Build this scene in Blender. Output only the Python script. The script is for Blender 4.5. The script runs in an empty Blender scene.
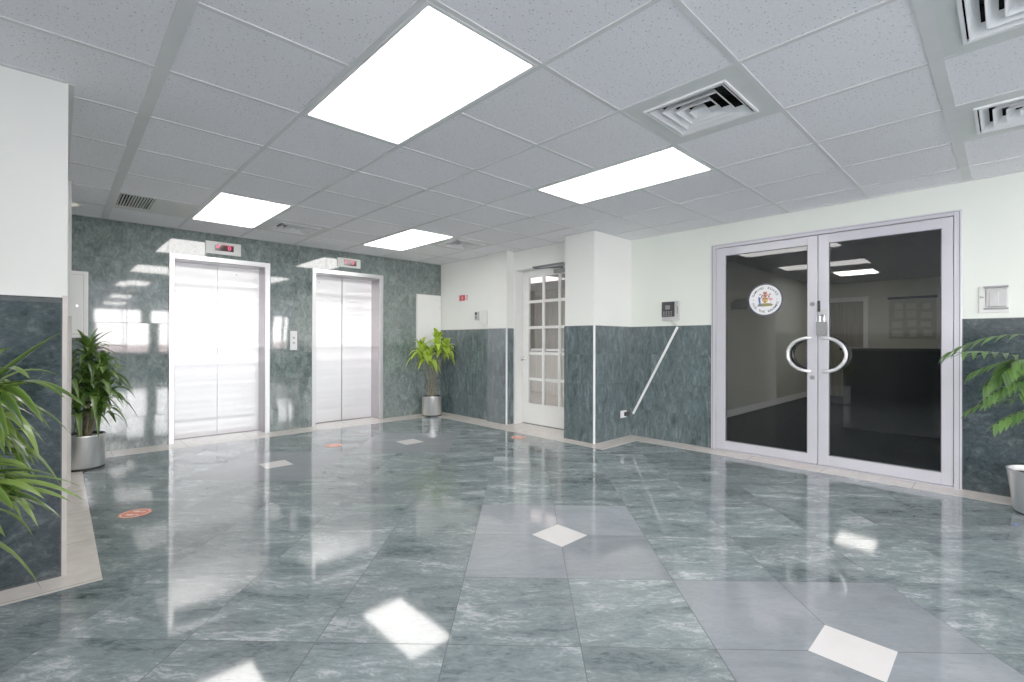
import bpy, math, random
from mathutils import Vector
R = math.radians
random.seed(7)
COL = bpy.context.scene.collection
H = 2.355            # ceiling height
CAMZ = 1.12

# ------------------------------------------------------------------ helpers
ORG = {}
def org(o): return ORG.get(o.name, Vector((0, 0, 0))) if o else Vector((0, 0, 0))

def tag(o, label=None, cat=None, group=None, kind=None):
    if label: o['label'] = label
    if cat: o['category'] = cat
    if group: o['group'] = group
    if kind: o['kind'] = kind
    return o

def thing(name, label, cat, loc=(0, 0, 0), group=None, kind=None):
    o = bpy.data.objects.new(name, None); COL.objects.link(o)
    o.location = loc; o.empty_display_size = 0.1
    ORG[o.name] = Vector(loc)
    return tag(o, label, cat, group, kind)

class MB:
    def __init__(s): s.v = []; s.f = []
    def add(s, vs, fs):
        n = len(s.v); s.v += [tuple(v) for v in vs]; s.f += [tuple(i + n for i in f) for f in fs]; return s
    def box(s, x0, x1, y0, y1, z0, z1):
        if x0 > x1: x0, x1 = x1, x0
        if y0 > y1: y0, y1 = y1, y0
        if z0 > z1: z0, z1 = z1, z0
        return s.add([(x0,y0,z0),(x1,y0,z0),(x1,y1,z0),(x0,y1,z0),(x0,y0,z1),(x1,y0,z1),(x1,y1,z1),(x0,y1,z1)],
              [(0,3,2,1),(4,5,6,7),(0,1,5,4),(1,2,6,5),(2,3,7,6),(3,0,4,7)])
    def quad(s, a, b, c, d): return s.add([a, b, c, d], [(0, 1, 2, 3)])
    def poly(s, pts): return s.add(pts, [tuple(range(len(pts)))])
    def tube(s, pts, r, n=10, cap=True):
        pts = [Vector(p) for p in pts]; rs = r if isinstance(r, (list, tuple)) else [r] * len(pts)
        vs = []; prev = None
        for i, p in enumerate(pts):
            t = (pts[min(i+1, len(pts)-1)] - pts[max(i-1, 0)]).normalized()
            if prev is None:
                a = Vector((0,0,1)) if abs(t.z) < .9 else Vector((1,0,0))
                u = t.cross(a).normalized()
            else:
                u = (prev - t * prev.dot(t)).normalized()
            prev = u; w = t.cross(u)
            for k in range(n):
                a = 2*math.pi*k/n; vs.append(p + (u*math.cos(a) + w*math.sin(a)) * rs[i])
        fs = []
        for i in range(len(pts)-1):
            for k in range(n):
                k2 = (k+1) % n; fs.append((i*n+k, i*n+k2, (i+1)*n+k2, (i+1)*n+k))
        if cap:
            fs.append(tuple(reversed(range(n)))); m = (len(pts)-1)*n; fs.append(tuple(range(m, m+n)))
        return s.add(vs, fs)
    def lathe(s, prof, c=(0,0), n=48):   # prof: (r, z) list, closed caps not added
        vs = []; fs = []
        for r, z in prof:
            for k in range(n):
                a = 2*math.pi*k/n; vs.append((c[0]+r*math.cos(a), c[1]+r*math.sin(a), z))
        for i in range(len(prof)-1):
            for k in range(n):
                k2 = (k+1) % n; fs.append((i*n+k, i*n+k2, (i+1)*n+k2, (i+1)*n+k))
        return s.add(vs, fs)
    def build(s, name, mat, parent=None, smooth=False, bevel=0, kind=None):
        o0 = org(parent)
        me = bpy.data.meshes.new(name)
        me.from_pydata([(v[0]-o0.x, v[1]-o0.y, v[2]-o0.z) for v in s.v], [], s.f)
        me.materials.append(mat); me.update()
        ob = bpy.data.objects.new(name, me); COL.objects.link(ob)
        if parent: ob.parent = parent
        ORG[ob.name] = o0
        if smooth:
            for p in me.polygons: p.use_smooth = True
            if hasattr(me, 'set_sharp_from_angle'): me.set_sharp_from_angle(angle=R(40))
        if bevel:
            m = ob.modifiers.new('Bevel', 'BEVEL'); m.width = bevel; m.segments = 2; m.limit_method = 'ANGLE'
        if kind: ob['kind'] = kind
        return ob

def copy_tree(o, parent=None):
    c = o.copy(); COL.objects.link(c); c.parent = parent
    for ch in list(o.children): copy_tree(ch, c)
    return c

def disc_yz(x, cy, cz, r, n=40, r0=None, sgn=-1):
    """flat disc (or ring) in the plane x = const, facing -x"""
    m = MB()
    if r0 is None:
        m.poly([(x, cy + sgn*r*math.sin(2*math.pi*k/n)*-1, cz + r*math.cos(2*math.pi*k/n)) for k in range(n)])
    else:
        vs = []
        for k in range(n):
            a = 2*math.pi*k/n
            vs += [(x, cy+r*math.sin(a), cz+r*math.cos(a)), (x, cy+r0*math.sin(a), cz+r0*math.cos(a))]
        m.add(vs, [(2*k, 2*((k+1)%n), 2*((k+1)%n)+1, 2*k+1) for k in range(n)])
    return m

_tc = 0
def text_mb(body, size, bold=0.0):
    """mesh data (verts 2-D, faces) of centred lettering"""
    cu = bpy.data.curves.new('lettering', 'FONT'); cu.body = body; cu.size = size
    cu.align_x = 'CENTER'; cu.align_y = 'CENTER'; cu.offset = bold; cu.resolution_u = 3
    ob = bpy.data.objects.new('lettering_tmp', cu); COL.objects.link(ob)
    bpy.context.view_layer.update()
    me = bpy.data.meshes.new_from_object(ob.evaluated_get(bpy.context.evaluated_depsgraph_get()))
    vs = [(v.co.x, v.co.y) for v in me.vertices]; fs = [tuple(p.vertices) for p in me.polygons]
    bpy.data.objects.remove(ob); bpy.data.curves.remove(cu); bpy.data.meshes.remove(me)
    return vs, fs

# ------------------------------------------------------------------ materials
def newmat(name):
    m = bpy.data.materials.new(name); m.use_nodes = True
    nt = m.node_tree; b = nt.nodes['Principled BSDF']
    return m, nt, b
def N(nt, typ, **kw):
    n = nt.nodes.new(typ)
    for k, v in kw.items(): setattr(n, k, v)
    return n
def L(nt, a, b): nt.links.new(a, b)
def math_(nt, op, a, b=None, c=None):
    n = N(nt, 'ShaderNodeMath', operation=op)
    for i, x in enumerate((a, b, c)):
        if x is None: continue
        if isinstance(x, (int, float)): n.inputs[i].default_value = x
        else: L(nt, x, n.inputs[i])
    return n.outputs[0]
def ramp(nt, fac, stops):
    n = N(nt, 'ShaderNodeValToRGB'); cr = n.color_ramp
    while len(cr.elements) < len(stops): cr.elements.new(0.5)
    for e, (p, c) in zip(cr.elements, stops): e.position = p; e.color = (*c, 1)
    L(nt, fac, n.inputs[0]); return n.outputs[0]
def mix(nt, fac, a, b, mode='MIX'):
    n = N(nt, 'ShaderNodeMix', data_type='RGBA', blend_type=mode)
    for i, x in ((0, fac), (6, a), (7, b)):
        if isinstance(x, (int, float)): n.inputs[i].default_value = x
        elif isinstance(x, tuple): n.inputs[i].default_value = (*x, 1)
        else: L(nt, x, n.inputs[i])
    return n.outputs[2]

def plain(name, col, rough=0.5, metal=0.0, noise=0.04, scale=8, bump=0.0, spec=0.5, coat=0.0, stretch=(1,1,1)):
    m, nt, b = newmat(name)
    tc = N(nt, 'ShaderNodeTexCoord'); mp = N(nt, 'ShaderNodeMapping'); mp.inputs['Scale'].default_value = stretch
    L(nt, tc.outputs['Object'], mp.inputs[0])
    nz = N(nt, 'ShaderNodeTexNoise'); nz.inputs['Scale'].default_value = scale; nz.inputs['Detail'].default_value = 4
    L(nt, mp.outputs[0], nz.inputs['Vector'])
    lo = tuple(c*(1-noise) for c in col); hi = tuple(min(1, c*(1+noise)) for c in col)
    L(nt, ramp(nt, nz.outputs[0], [(0.3, lo), (0.7, hi)]), b.inputs['Base Color'])
    b.inputs['Roughness'].default_value = rough; b.inputs['Metallic'].default_value = metal
    b.inputs['Specular IOR Level'].default_value = spec; b.inputs['Coat Weight'].default_value = coat
    if bump:
        bp = N(nt, 'ShaderNodeBump'); bp.inputs['Strength'].default_value = bump; bp.inputs['Distance'].default_value = 0.002
        L(nt, nz.outputs[0], bp.inputs['Height']); L(nt, bp.outputs[0], b.inputs['Normal'])
    return m

def emis(name, col, st):
    m, nt, b = newmat(name)
    tc = N(nt, 'ShaderNodeTexCoord'); nz = N(nt, 'ShaderNodeTexNoise'); nz.inputs['Scale'].default_value = 3
    L(nt, tc.outputs['Object'], nz.inputs['Vector'])
    L(nt, ramp(nt, nz.outputs[0], [(0.2, tuple(c*.97 for c in col)), (0.8, col)]), b.inputs['Emission Color'])
    b.inputs['Base Color'].default_value = (*col, 1)
    b.inputs['Emission Strength'].default_value = st
    return m

def marble_wall(name, ax, cols, tw=0.335, th=0.327, off=0.0, rough=0.12, vstretch=(1, 1, .35), groutdark=0.55, ior=1.5):
    """polished green marble tile on a wall; ax is the horizontal world axis in the wall plane"""
    m, nt, b = newmat(name)
    tc = N(nt, 'ShaderNodeTexCoord'); sp = N(nt, 'ShaderNodeSeparateXYZ'); L(nt, tc.outputs['Object'], sp.inputs[0])
    u = math_(nt, 'DIVIDE', math_(nt, 'SUBTRACT', sp.outputs[ax], off), tw); v = math_(nt, 'DIVIDE', sp.outputs[2], th)
    fu = math_(nt, 'FRACT', u); fv = math_(nt, 'FRACT', v)
    cu_ = math_(nt, 'FLOOR', u); cv = math_(nt, 'FLOOR', v)
    cb = N(nt, 'ShaderNodeCombineXYZ'); L(nt, cu_, cb.inputs[0]); L(nt, cv, cb.inputs[1])
    wn = N(nt, 'ShaderNodeTexWhiteNoise', noise_dimensions='3D'); L(nt, cb.outputs[0], wn.inputs[0])
    sc = N(nt, 'ShaderNodeVectorMath', operation='SCALE'); L(nt, wn.outputs['Color'], sc.inputs[0]); sc.inputs['Scale'].default_value = 30
    mp = N(nt, 'ShaderNodeMapping'); mp.inputs['Scale'].default_value = vstretch; L(nt, tc.outputs['Object'], mp.inputs[0])
    ad = N(nt, 'ShaderNodeVectorMath', operation='ADD'); L(nt, mp.outputs[0], ad.inputs[0]); L(nt, sc.outputs[0], ad.inputs[1])
    n1 = N(nt, 'ShaderNodeTexNoise'); n1.inputs['Scale'].default_value = 9; n1.inputs['Detail'].default_value = 9; n1.inputs['Roughness'].default_value = .72; n1.inputs['Distortion'].default_value = 1.1
    L(nt, ad.outputs[0], n1.inputs['Vector'])
    n2 = N(nt, 'ShaderNodeTexNoise'); n2.inputs['Scale'].default_value = 42; n2.inputs['Detail'].default_value = 6; n2.inputs['Roughness'].default_value = .7; n2.inputs['Distortion'].default_value = .7
    L(nt, ad.outputs[0], n2.inputs['Vector'])
    f = math_(nt, 'ADD', math_(nt, 'MULTIPLY', n1.outputs[0], .62), math_(nt, 'MULTIPLY', n2.outputs[0], .38))
    c = ramp(nt, f, [(0.36, cols[0]), (0.47, cols[1]), (0.55, cols[2]), (0.66, cols[3])])
    tv = math_(nt, 'MULTIPLY_ADD', wn.outputs[0], .16, .92)
    c = mix(nt, 1.0, c, tv, 'MULTIPLY')
    g = .008
    e = math_(nt, 'MINIMUM', math_(nt, 'MINIMUM', fu, math_(nt, 'SUBTRACT', 1.0, fu)), math_(nt, 'MINIMUM', fv, math_(nt, 'SUBTRACT', 1.0, fv)))
    gm = math_(nt, 'LESS_THAN', e, g)
    c = mix(nt, math_(nt, 'MULTIPLY', gm, groutdark), c, tuple(x*.35 for x in cols[1]))
    L(nt, c, b.inputs['Base Color'])
    L(nt, math_(nt, 'MULTIPLY_ADD', gm, .5, rough), b.inputs['Roughness']); b.inputs['IOR'].default_value = ior
    # every tile sits at a very slightly different angle, so mirror images break at the joints
    nb = N(nt, 'ShaderNodeNewGeometry')
    s2 = N(nt, 'ShaderNodeVectorMath', operation='SUBTRACT'); L(nt, wn.outputs['Color'], s2.inputs[0]); s2.inputs[1].default_value = (.5, .5, .5)
    s3 = N(nt, 'ShaderNodeVectorMath', operation='SCALE'); L(nt, s2.outputs[0], s3.inputs[0]); s3.inputs['Scale'].default_value = .010
    s4 = N(nt, 'ShaderNodeVectorMath', operation='ADD'); L(nt, nb.outputs['Normal'], s4.inputs[0]); L(nt, s3.outputs[0], s4.inputs[1])
    s5 = N(nt, 'ShaderNodeVectorMath', operation='NORMALIZE'); L(nt, s4.outputs[0], s5.inputs[0]); L(nt, s5.outputs[0], b.inputs['Normal'])
    return m

M = {}
M['paint'] = plain('wall_paint', (.86, .875, .83), .7, noise=.015, scale=3, bump=.05)
M['paint_green'] = plain('pale_green_wall_paint', (.78, .83, .745), .7, noise=.015, scale=3, bump=.05)
M['white_paint'] = plain('white_gloss_paint', (.86, .87, .84), .35, noise=.02)
GC = [(.020, .031, .034), (.055, .080, .086), (.085, .118, .124), (.18, .225, .23)]
GN = [(.026, .038, .037), (.088, .122, .115), (.145, .190, .181), (.25, .30, .287)]
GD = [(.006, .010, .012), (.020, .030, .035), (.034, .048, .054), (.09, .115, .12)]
M['marble_x'] = marble_wall('green_marble_elevator', 0, GN, off=.516, rough=.04, vstretch=(1.2, 1, .7), groutdark=.75, tw=.345, ior=1.85)
M['marble_y'] = marble_wall('green_marble_wainscot', 1, GC, off=2.549, rough=.16)
M['marble_px'] = marble_wall('green_marble_pillar', 0, GC, off=4.27, rough=.16, tw=.37)
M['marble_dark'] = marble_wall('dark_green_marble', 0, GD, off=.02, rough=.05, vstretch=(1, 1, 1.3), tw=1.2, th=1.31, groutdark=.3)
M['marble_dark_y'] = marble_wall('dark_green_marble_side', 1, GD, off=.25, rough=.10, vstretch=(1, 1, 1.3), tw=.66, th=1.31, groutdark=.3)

def floor_mat():
    m, nt, b = newmat('polished_floor_marble')
    at = N(nt, 'ShaderNodeAttribute', attribute_name='tile'); sp = N(nt, 'ShaderNodeSeparateColor'); L(nt, at.outputs['Color'], sp.inputs[0])
    tc = N(nt, 'ShaderNodeTexCoord'); mp = N(nt, 'ShaderNodeMapping')
    mp.inputs['Rotation'].default_value = (0, 0, R(45)); L(nt, tc.outputs['Object'], mp.inputs[0])
    m2 = N(nt, 'ShaderNodeMapping'); m2.inputs['Scale'].default_value = (.38, 1, 1); L(nt, mp.outputs[0], m2.inputs[0])
    sc = N(nt, 'ShaderNodeVectorMath', operation='SCALE'); L(nt, at.outputs['Color'], sc.inputs[0]); sc.inputs['Scale'].default_value = 25
    ad = N(nt, 'ShaderNodeVectorMath', operation='ADD'); L(nt, m2.outputs[0], ad.inputs[0]); L(nt, sc.outputs[0], ad.inputs[1])
    n1 = N(nt, 'ShaderNodeTexNoise'); n1.inputs['Scale'].default_value = 4.5; n1.inputs['Detail'].default_value = 10; n1.inputs['Roughness'].default_value = .68; n1.inputs['Distortion'].default_value = .9
    L(nt, ad.outputs[0], n1.inputs['Vector'])
    n2 = N(nt, 'ShaderNodeTexNoise'); n2.inputs['Scale'].default_value = 34; n2.inputs['Detail'].default_value = 9; n2.inputs['Roughness'].default_value = .8; n2.inputs['Distortion'].default_value = 1.2
    L(nt, ad.outputs[0], n2.inputs['Vector'])
    f = math_(nt, 'ADD', math_(nt, 'MULTIPLY', n1.outputs[0], .6), math_(nt, 'MULTIPLY', n2.outputs[0], .4))
    f = math_(nt, 'ADD', math_(nt, 'MULTIPLY', n1.outputs[0], .5), math_(nt, 'MULTIPLY', n2.outputs[0], .5))
    green = ramp(nt, f, [(0.38, (.048, .066, .074)), (0.46, (.120, .154, .162)), (0.535, (.178, .216, .224)), (0.60, (.38, .41, .42))])
    grey = ramp(nt, f, [(0.34, (.155, .175, .195)), (0.5, (.215, .238, .262)), (0.66, (.27, .295, .32))])
    c = mix(nt, sp.outputs[2], green, grey)
    tv = math_(nt, 'MULTIPLY_ADD', sp.outputs[0], .30, .85)
    c = mix(nt, 1.0, c, tv, 'MULTIPLY')
    L(nt, c, b.inputs['Base Color'])
    L(nt, math_(nt, 'MULTIPLY_ADD', n2.outputs[0], .05, .035), b.inputs['Roughness'])
    b.inputs['IOR'].default_value = 1.62
    bp = N(nt, 'ShaderNodeBump'); bp.inputs['Strength'].default_value = .03; bp.inputs['Distance'].default_value = .002
    n3 = N(nt, 'ShaderNodeTexNoise'); n3.inputs['Scale'].default_value = 3; L(nt, ad.outputs[0], n3.inputs['Vector'])
    L(nt, n3.outputs[0], bp.inputs['Height']); L(nt, bp.outputs[0], b.inputs['Normal'])
    return m
M['floor'] = floor_mat()
M['grout'] = plain('floor_grout', (.02, .028, .03), .6)
def border_mat():
    m, nt, b = newmat('cream_marble_border')
    tc = N(nt, 'ShaderNodeTexCoord'); br = N(nt, 'ShaderNodeTexBrick'); br.offset = 0
    br.inputs['Scale'].default_value = 1; br.inputs['Brick Width'].default_value = .61; br.inputs['Row Height'].default_value = .61
    br.inputs['Mortar Size'].default_value = .0025; br.inputs['Color1'].default_value = (.66, .60, .55, 1); br.inputs['Color2'].default_value = (.72, .67, .62, 1)
    br.inputs['Mortar'].default_value = (.30, .26, .23, 1)
    mp = N(nt, 'ShaderNodeMapping'); mp.inputs['Location'].default_value = (.22, .09, 0)
    L(nt, tc.outputs['Object'], mp.inputs[0]); L(nt, mp.outputs[0], br.inputs['Vector'])
    nz = N(nt, 'ShaderNodeTexNoise'); nz.inputs['Scale'].default_value = 12; nz.inputs['Detail'].default_value = 8; L(nt, tc.outputs['Object'], nz.inputs['Vector'])
    L(nt, mix(nt, 1.0, br.outputs[0], ramp(nt, nz.outputs[0], [(.35, (.86, .85, .84)), (.65, (1, 1, 1))]), 'MULTIPLY'), b.inputs['Base Color'])
    b.inputs['Roughness'].default_value = .12
    return m
M['border'] = border_mat()
M['inset'] = plain('white_marble_inset', (.68, .655, .635), .1, noise=.03, scale=10)

def ceil_mat():
    m, nt, b = newmat('mineral_fibre_tile')
    tc = N(nt, 'ShaderNodeTexCoord')
    at = N(nt, 'ShaderNodeAttribute', attribute_name='tile'); sp = N(nt, 'ShaderNodeSeparateColor'); L(nt, at.outputs['Color'], sp.inputs[0])
    n1 = N(nt, 'ShaderNodeTexNoise'); n1.inputs['Scale'].default_value = 140; n1.inputs['Detail'].default_value = 3; L(nt, tc.outputs['Object'], n1.inputs['Vector'])
    n2 = N(nt, 'ShaderNodeTexNoise'); n2.inputs['Scale'].default_value = 3; n2.inputs['Detail'].default_value = 3; L(nt, tc.outputs['Object'], n2.inputs['Vector'])
    vo = N(nt, 'ShaderNodeTexVoronoi'); vo.inputs['Scale'].default_value = 58; L(nt, tc.outputs['Object'], vo.inputs['Vector'])
    hole = math_(nt, 'MULTIPLY', math_(nt, 'LESS_THAN', vo.outputs['Distance'], .20), math_(nt, 'GREATER_THAN', n1.outputs[0], .5))
    base = ramp(nt, n1.outputs[0], [(.35, (.79, .785, .82)), (.6, (.88, .875, .91))])
    c = mix(nt, math_(nt, 'MULTIPLY', hole, .8), base, (.16, .16, .18))
    c = mix(nt, 1.0, c, math_(nt, 'MULTIPLY_ADD', sp.outputs[0], .06, .95), 'MULTIPLY')
    L(nt, c, b.inputs['Base Color']); b.inputs['Roughness'].default_value = .9
    bp = N(nt, 'ShaderNodeBump'); bp.inputs['Strength'].default_value = .25; bp.inputs['Distance'].default_value = .003
    L(nt, n1.outputs[0], bp.inputs['Height']); L(nt, bp.outputs[0], b.inputs['Normal'])
    return m
M['ceil'] = ceil_mat()
M['tbar'] = plain('painted_ceiling_grid', (.62, .63, .63), .5)
M['vent_panel'] = plain('vent_panel_paint', (.60, .62, .60), .5)
M['vent_white'] = plain('vent_fin_white', (.84, .85, .86), .4)
M['dark'] = plain('dark_void', (.012, .012, .014), .9)
M['panel'] = emis('light_diffuser', (1, .975, .94), 7.0)
M['troffer'] = plain('light_trim', (.75, .76, .76), .35)

def steel(name, col, rough, aniso=.0, bands=0.0):
    m, nt, b = newmat(name)
    tc = N(nt, 'ShaderNodeTexCoord'); mp = N(nt, 'ShaderNodeMapping'); mp.inputs['Scale'].default_value = (1.5, 1.5, 260)
    L(nt, tc.outputs['Object'], mp.inputs[0])
    nz = N(nt, 'ShaderNodeTexNoise'); nz.inputs['Scale'].default_value = 1; nz.inputs['Detail'].default_value = 3; L(nt, mp.outputs[0], nz.inputs['Vector'])
    L(nt, ramp(nt, nz.outputs[0], [(.3, tuple(c*.93 for c in col)), (.7, col)]), b.inputs['Base Color'])
    b.inputs['Metallic'].default_value = 1
    L(nt, math_(nt, 'MULTIPLY_ADD', nz.outputs[0], .10, rough-.05), b.inputs['Roughness'])
    b.inputs['Anisotropic'].default_value = aniso
    if aniso:
        tg = N(nt, 'ShaderNodeCombineXYZ'); tg.inputs[0].default_value = 1; L(nt, tg.outputs[0], b.inputs['Tangent'])
    if bands:
        mp2 = N(nt, 'ShaderNodeMapping'); mp2.inputs['Scale'].default_value = (.15, .15, 8); L(nt, tc.outputs['Object'], mp2.inputs[0])
        n2 = N(nt, 'ShaderNodeTexNoise'); n2.inputs['Scale'].default_value = 1; n2.inputs['Detail'].default_value = 1; L(nt, mp2.outputs[0], n2.inputs['Vector'])
        bp = N(nt, 'ShaderNodeBump'); bp.inputs['Strength'].default_value = bands; bp.inputs['Distance'].default_value = .01
        L(nt, n2.outputs[0], bp.inputs['Height']); L(nt, bp.outputs[0], b.inputs['Normal'])
    return m
M['steel_door'] = steel('brushed_steel_door', (.93, .92, .93), .34, .9, .5)
M['steel_frame'] = steel('steel_jamb', (.86, .86, .87), .34)
M['steel_reveal'] = steel('steel_reveal', (.25, .23, .24), .30)
M['pot'] = plain('brushed_steel_pot', (.82, .82, .82), .36, 1.0, noise=.02, scale=3, stretch=(1, 1, .1))
M['alu'] = plain('painted_aluminium', (.58, .57, .63), .32, .25, noise=.02)
M['alu_dark'] = plain('dark_gasket', (.10, .10, .12), .5)
M['chrome'] = plain('satin_chrome', (.85, .85, .86), .18, 1.0, noise=.02)
M['handle'] = plain('silver_handle', (.80, .80, .82), .25, .5, noise=.02)
M['black'] = plain('black_plastic', (.015, .015, .017), .35)
M['rubber'] = plain('black_base', (.012, .012, .013), .6)
M['lcd_dark'] = plain('dark_display_glass', (.05, .022, .03), .1)
M['led_red'] = emis('red_led', (.75, .05, .12), 0.9)
M['plastic'] = plain('off_white_plastic', (.78, .79, .76), .4, noise=.02)
M['plastic_grey'] = plain('grey_plastic', (.20, .205, .21), .45)
M['plastic_pale'] = plain('pale_grey_plastic', (.50, .495, .49), .45)
M['conduit'] = plain('white_conduit', (.90, .92, .92), .35, noise=.01)
M['white'] = plain('white_vinyl', (.86, .86, .88), .4, noise=.01)
M['red'] = plain('red_print', (.62, .05, .06), .45)
M['orange'] = plain('orange_red_vinyl', (.72, .13, .06), .35)
M['cream_print'] = plain('cream_print', (.90, .78, .66), .4)
M['yellow'] = plain('yellow_vinyl', (.75, .70, .22), .4)
M['navy'] = plain('navy_print', (.02, .025, .06), .4)
M['blue'] = plain('blue_print', (.05, .10, .42), .4)
M['pink'] = plain('pink_print', (.75, .28, .33), .4)
M['gold'] = plain('gold_print', (.62, .46, .12), .4)
M['olive'] = plain('olive_print', (.20, .20, .05), .4)
M['rust'] = plain('rust_print', (.42, .12, .07), .4)
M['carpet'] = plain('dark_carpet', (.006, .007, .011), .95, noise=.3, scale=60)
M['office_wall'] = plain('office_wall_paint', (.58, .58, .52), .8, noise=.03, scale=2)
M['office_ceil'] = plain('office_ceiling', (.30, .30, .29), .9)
M['desk'] = plain('black_laminate', (.003, .003, .004), .6)
M['curtain'] = plain('taupe_drape', (.26, .245, .21), .85, noise=.2, scale=5, stretch=(6, 6, .3))
M['beige'] = plain('beige_floor', (.45, .40, .34), .5)
M['paper'] = plain('paper', (.55, .53, .46), .8)
M['cork'] = plain('board_backing', (.40, .39, .33), .8)
M['outside'] = plain('outdoor_paving', (.62, .58, .55), .8, noise=.1, scale=1)
M['brick'] = plain('terracotta_wall', (.74, .56, .50), .8, noise=.15, scale=3)
M['soil'] = plain('potting_soil', (.025, .018, .012), .95, noise=.5, scale=60)
M['cane'] = plain('plant_cane', (.16, .13, .07), .7, noise=.3, scale=30)
M['cane_brown'] = plain('brown_cane', (.22, .11, .05), .7, noise=.35, scale=30)

def leaf_mat(name, dark, mid, light, rough=.35):
    m, nt, b = newmat(name)
    uv = N(nt, 'ShaderNodeAttribute', attribute_name='leaf'); sp = N(nt, 'ShaderNodeSeparateColor'); L(nt, uv.outputs['Color'], sp.inputs[0])
    # R: across the leaf (0 edge, 1 midrib), G: random, B: along
    c = ramp(nt, sp.outputs[0], [(0.0, light), (0.35, mid), (1.0, dark)])
    c2 = mix(nt, math_(nt, 'MULTIPLY', sp.outputs[1], .8), c, light)
    tv = math_(nt, 'MULTIPLY_ADD', sp.outputs[1], .5, .70)
    c2 = mix(nt, 1.0, c2, tv, 'MULTIPLY')
    L(nt, c2, b.inputs['Base Color'])
    b.inputs['Roughness'].default_value = rough
    tr = N(nt, 'ShaderNodeBsdfTranslucent'); L(nt, c2, tr.inputs[0])
    ms = N(nt, 'ShaderNodeMixShader'); ms.inputs[0].default_value = .3
    L(nt, b.outputs[0], ms.inputs[1]); L(nt, tr.outputs[0], ms.inputs[2])
    L(nt, ms.outputs[0], nt.nodes['Material Output'].inputs[0])
    return m
M['leaf_lime'] = leaf_mat('lime_leaf', (.17, .33, .015), (.34, .56, .03), (.52, .72, .06))
M['leaf_green'] = leaf_mat('green_leaf', (.022, .065, .010), (.048, .125, .018), (.13, .23, .04))
M['leaf_var'] = leaf_mat('variegated_leaf', (.012, .045, .006), (.032, .098, .009), (.17, .27, .045), .20)
M['leaf_palm'] = leaf_mat('palm_leaf', (.02, .075, .015), (.04, .125, .02), (.11, .23, .04))

def glass_mat(name, tint, refl=1.0):
    m, nt, b = newmat(name); nt.nodes.remove(b)
    fr = N(nt, 'ShaderNodeFresnel'); fr.inputs[0].default_value = 1.5
    tr = N(nt, 'ShaderNodeBsdfTransparent'); tr.inputs[0].default_value = (*tint, 1)
    gl = N(nt, 'ShaderNodeBsdfGlossy'); gl.inputs['Roughness'].default_value = .005; gl.inputs[0].default_value = (1, 1, 1, 1)
    ms = N(nt, 'ShaderNodeMixShader'); L(nt, math_(nt, 'MULTIPLY', fr.outputs[0], refl), ms.inputs[0])
    L(nt, tr.outputs[0], ms.inputs[1]); L(nt, gl.outputs[0], ms.inputs[2]); L(nt, ms.outputs[0], nt.nodes['Material Output'].inputs[0])
    return m
M['glass'] = glass_mat('clear_glass', (.94, .96, .96))
M['glass_tint'] = glass_mat('door_glass', (.74, .75, .74), 1.1)

# ------------------------------------------------------------------ floor
WX0, WY0 = -1.6, -9.6            # west and south walls
def rot(a, b):                   # tile grid axes -> room axes
    c = math.sqrt(.5); return ((a+b)*c, (b-a)*c)
TA, TB = .492, .505; A0, B0 = .216, 2.765
insets = [(0, 0), (2, -2), (-5, 3), (-3, 5)]
grey_t = set()
for (i, j) in insets:
    for di in (0, -1):
        for dj in (0, -1): grey_t.add((i+di, j+dj))
fv = []; ff = []; fc = []
def clip_poly(poly, x0, x1, y0, y1):
    def cl(p, f, inter):
        out = []
        for k in range(len(p)):
            a, b = p[k], p[(k+1) % len(p)]
            if f(a): out.append(a)
            if f(a) != f(b): out.append(inter(a, b))
        return out
    def ix(v): return lambda a, b: (v, a[1] + (b[1]-a[1])*(v-a[0])/(b[0]-a[0]))
    def iy(v): return lambda a, b: (a[0] + (b[0]-a[0])*(v-a[1])/(b[1]-a[1]), v)
    for f, g in ((lambda q: q[0] >= x0, ix(x0)), (lambda q: q[0] <= x1, ix(x1)), (lambda q: q[1] >= y0, iy(y0)), (lambda q: q[1] <= y1, iy(y1))):
        poly = cl(poly, f, g)
        if not poly: return []
    return poly
g = .0018
for i in range(-16, 26):
    for j in range(-26, 18):
        a0, a1, b0, b1 = A0+i*TA+g, A0+(i+1)*TA-g, B0+j*TB+g, B0+(j+1)*TB-g
        p = clip_poly([rot(a0, b0), rot(a1, b0), rot(a1, b1), rot(a0, b1)], WX0, 5.0, WY0, 6.3)
        if len(p) < 3: continue
        n = len(fv); fv += [(x, y, 0) for x, y in p]; ff.append(tuple(range(n, n+len(p))))
        fc.append((random.random(), random.random(), 1.0 if (i, j) in grey_t else 0.0))
fl = MB(); fl.v = fv; fl.f = ff
floor = fl.build('floor', M['floor'])
at = floor.data.attributes.new('tile', 'FLOAT_COLOR', 'FACE')
for k, c in enumerate(fc): at.data[k].color = (*c, 1)
if floor.data.polygons[0].normal.z < 0: floor.data.flip_normals()
tag(floor, 'polished green and grey marble floor laid on the diagonal', 'floor', kind='structure')
MB().box(WX0-.2, 5.0, WY0-.2, 6.6, -.08, -.0008).build('grout_bed', M['grout'], floor)
m = MB()
for (i, j) in insets:
    cx, cy = rot(A0+i*TA, B0+j*TB); s_ = .113
    m.quad((cx-s_, cy-s_, .0012), (cx+s_, cy-s_, .0012), (cx+s_, cy+s_, .0012), (cx-s_, cy+s_, .0012))
m.build('white_inset', M['inset'], floor)
m = MB(); z = .002
for x0, x1, y0, y1 in [(.155, 4.10, 5.99, 6.53), (4.10, 4.65, 2.93, 6.30), (4.65, 5.01, 2.93, 3.17), (4.76, 5.01, WY0, 2.93),
                       (WX0, .155, 2.94, 3.14), (.02, .155, 3.14, 6.3), (.0, .155, 6.0, 6.3)]:
    m.box(x0, x1, y0, y1, -.01, z)
m.build('cream_border', M['border'], floor)

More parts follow.
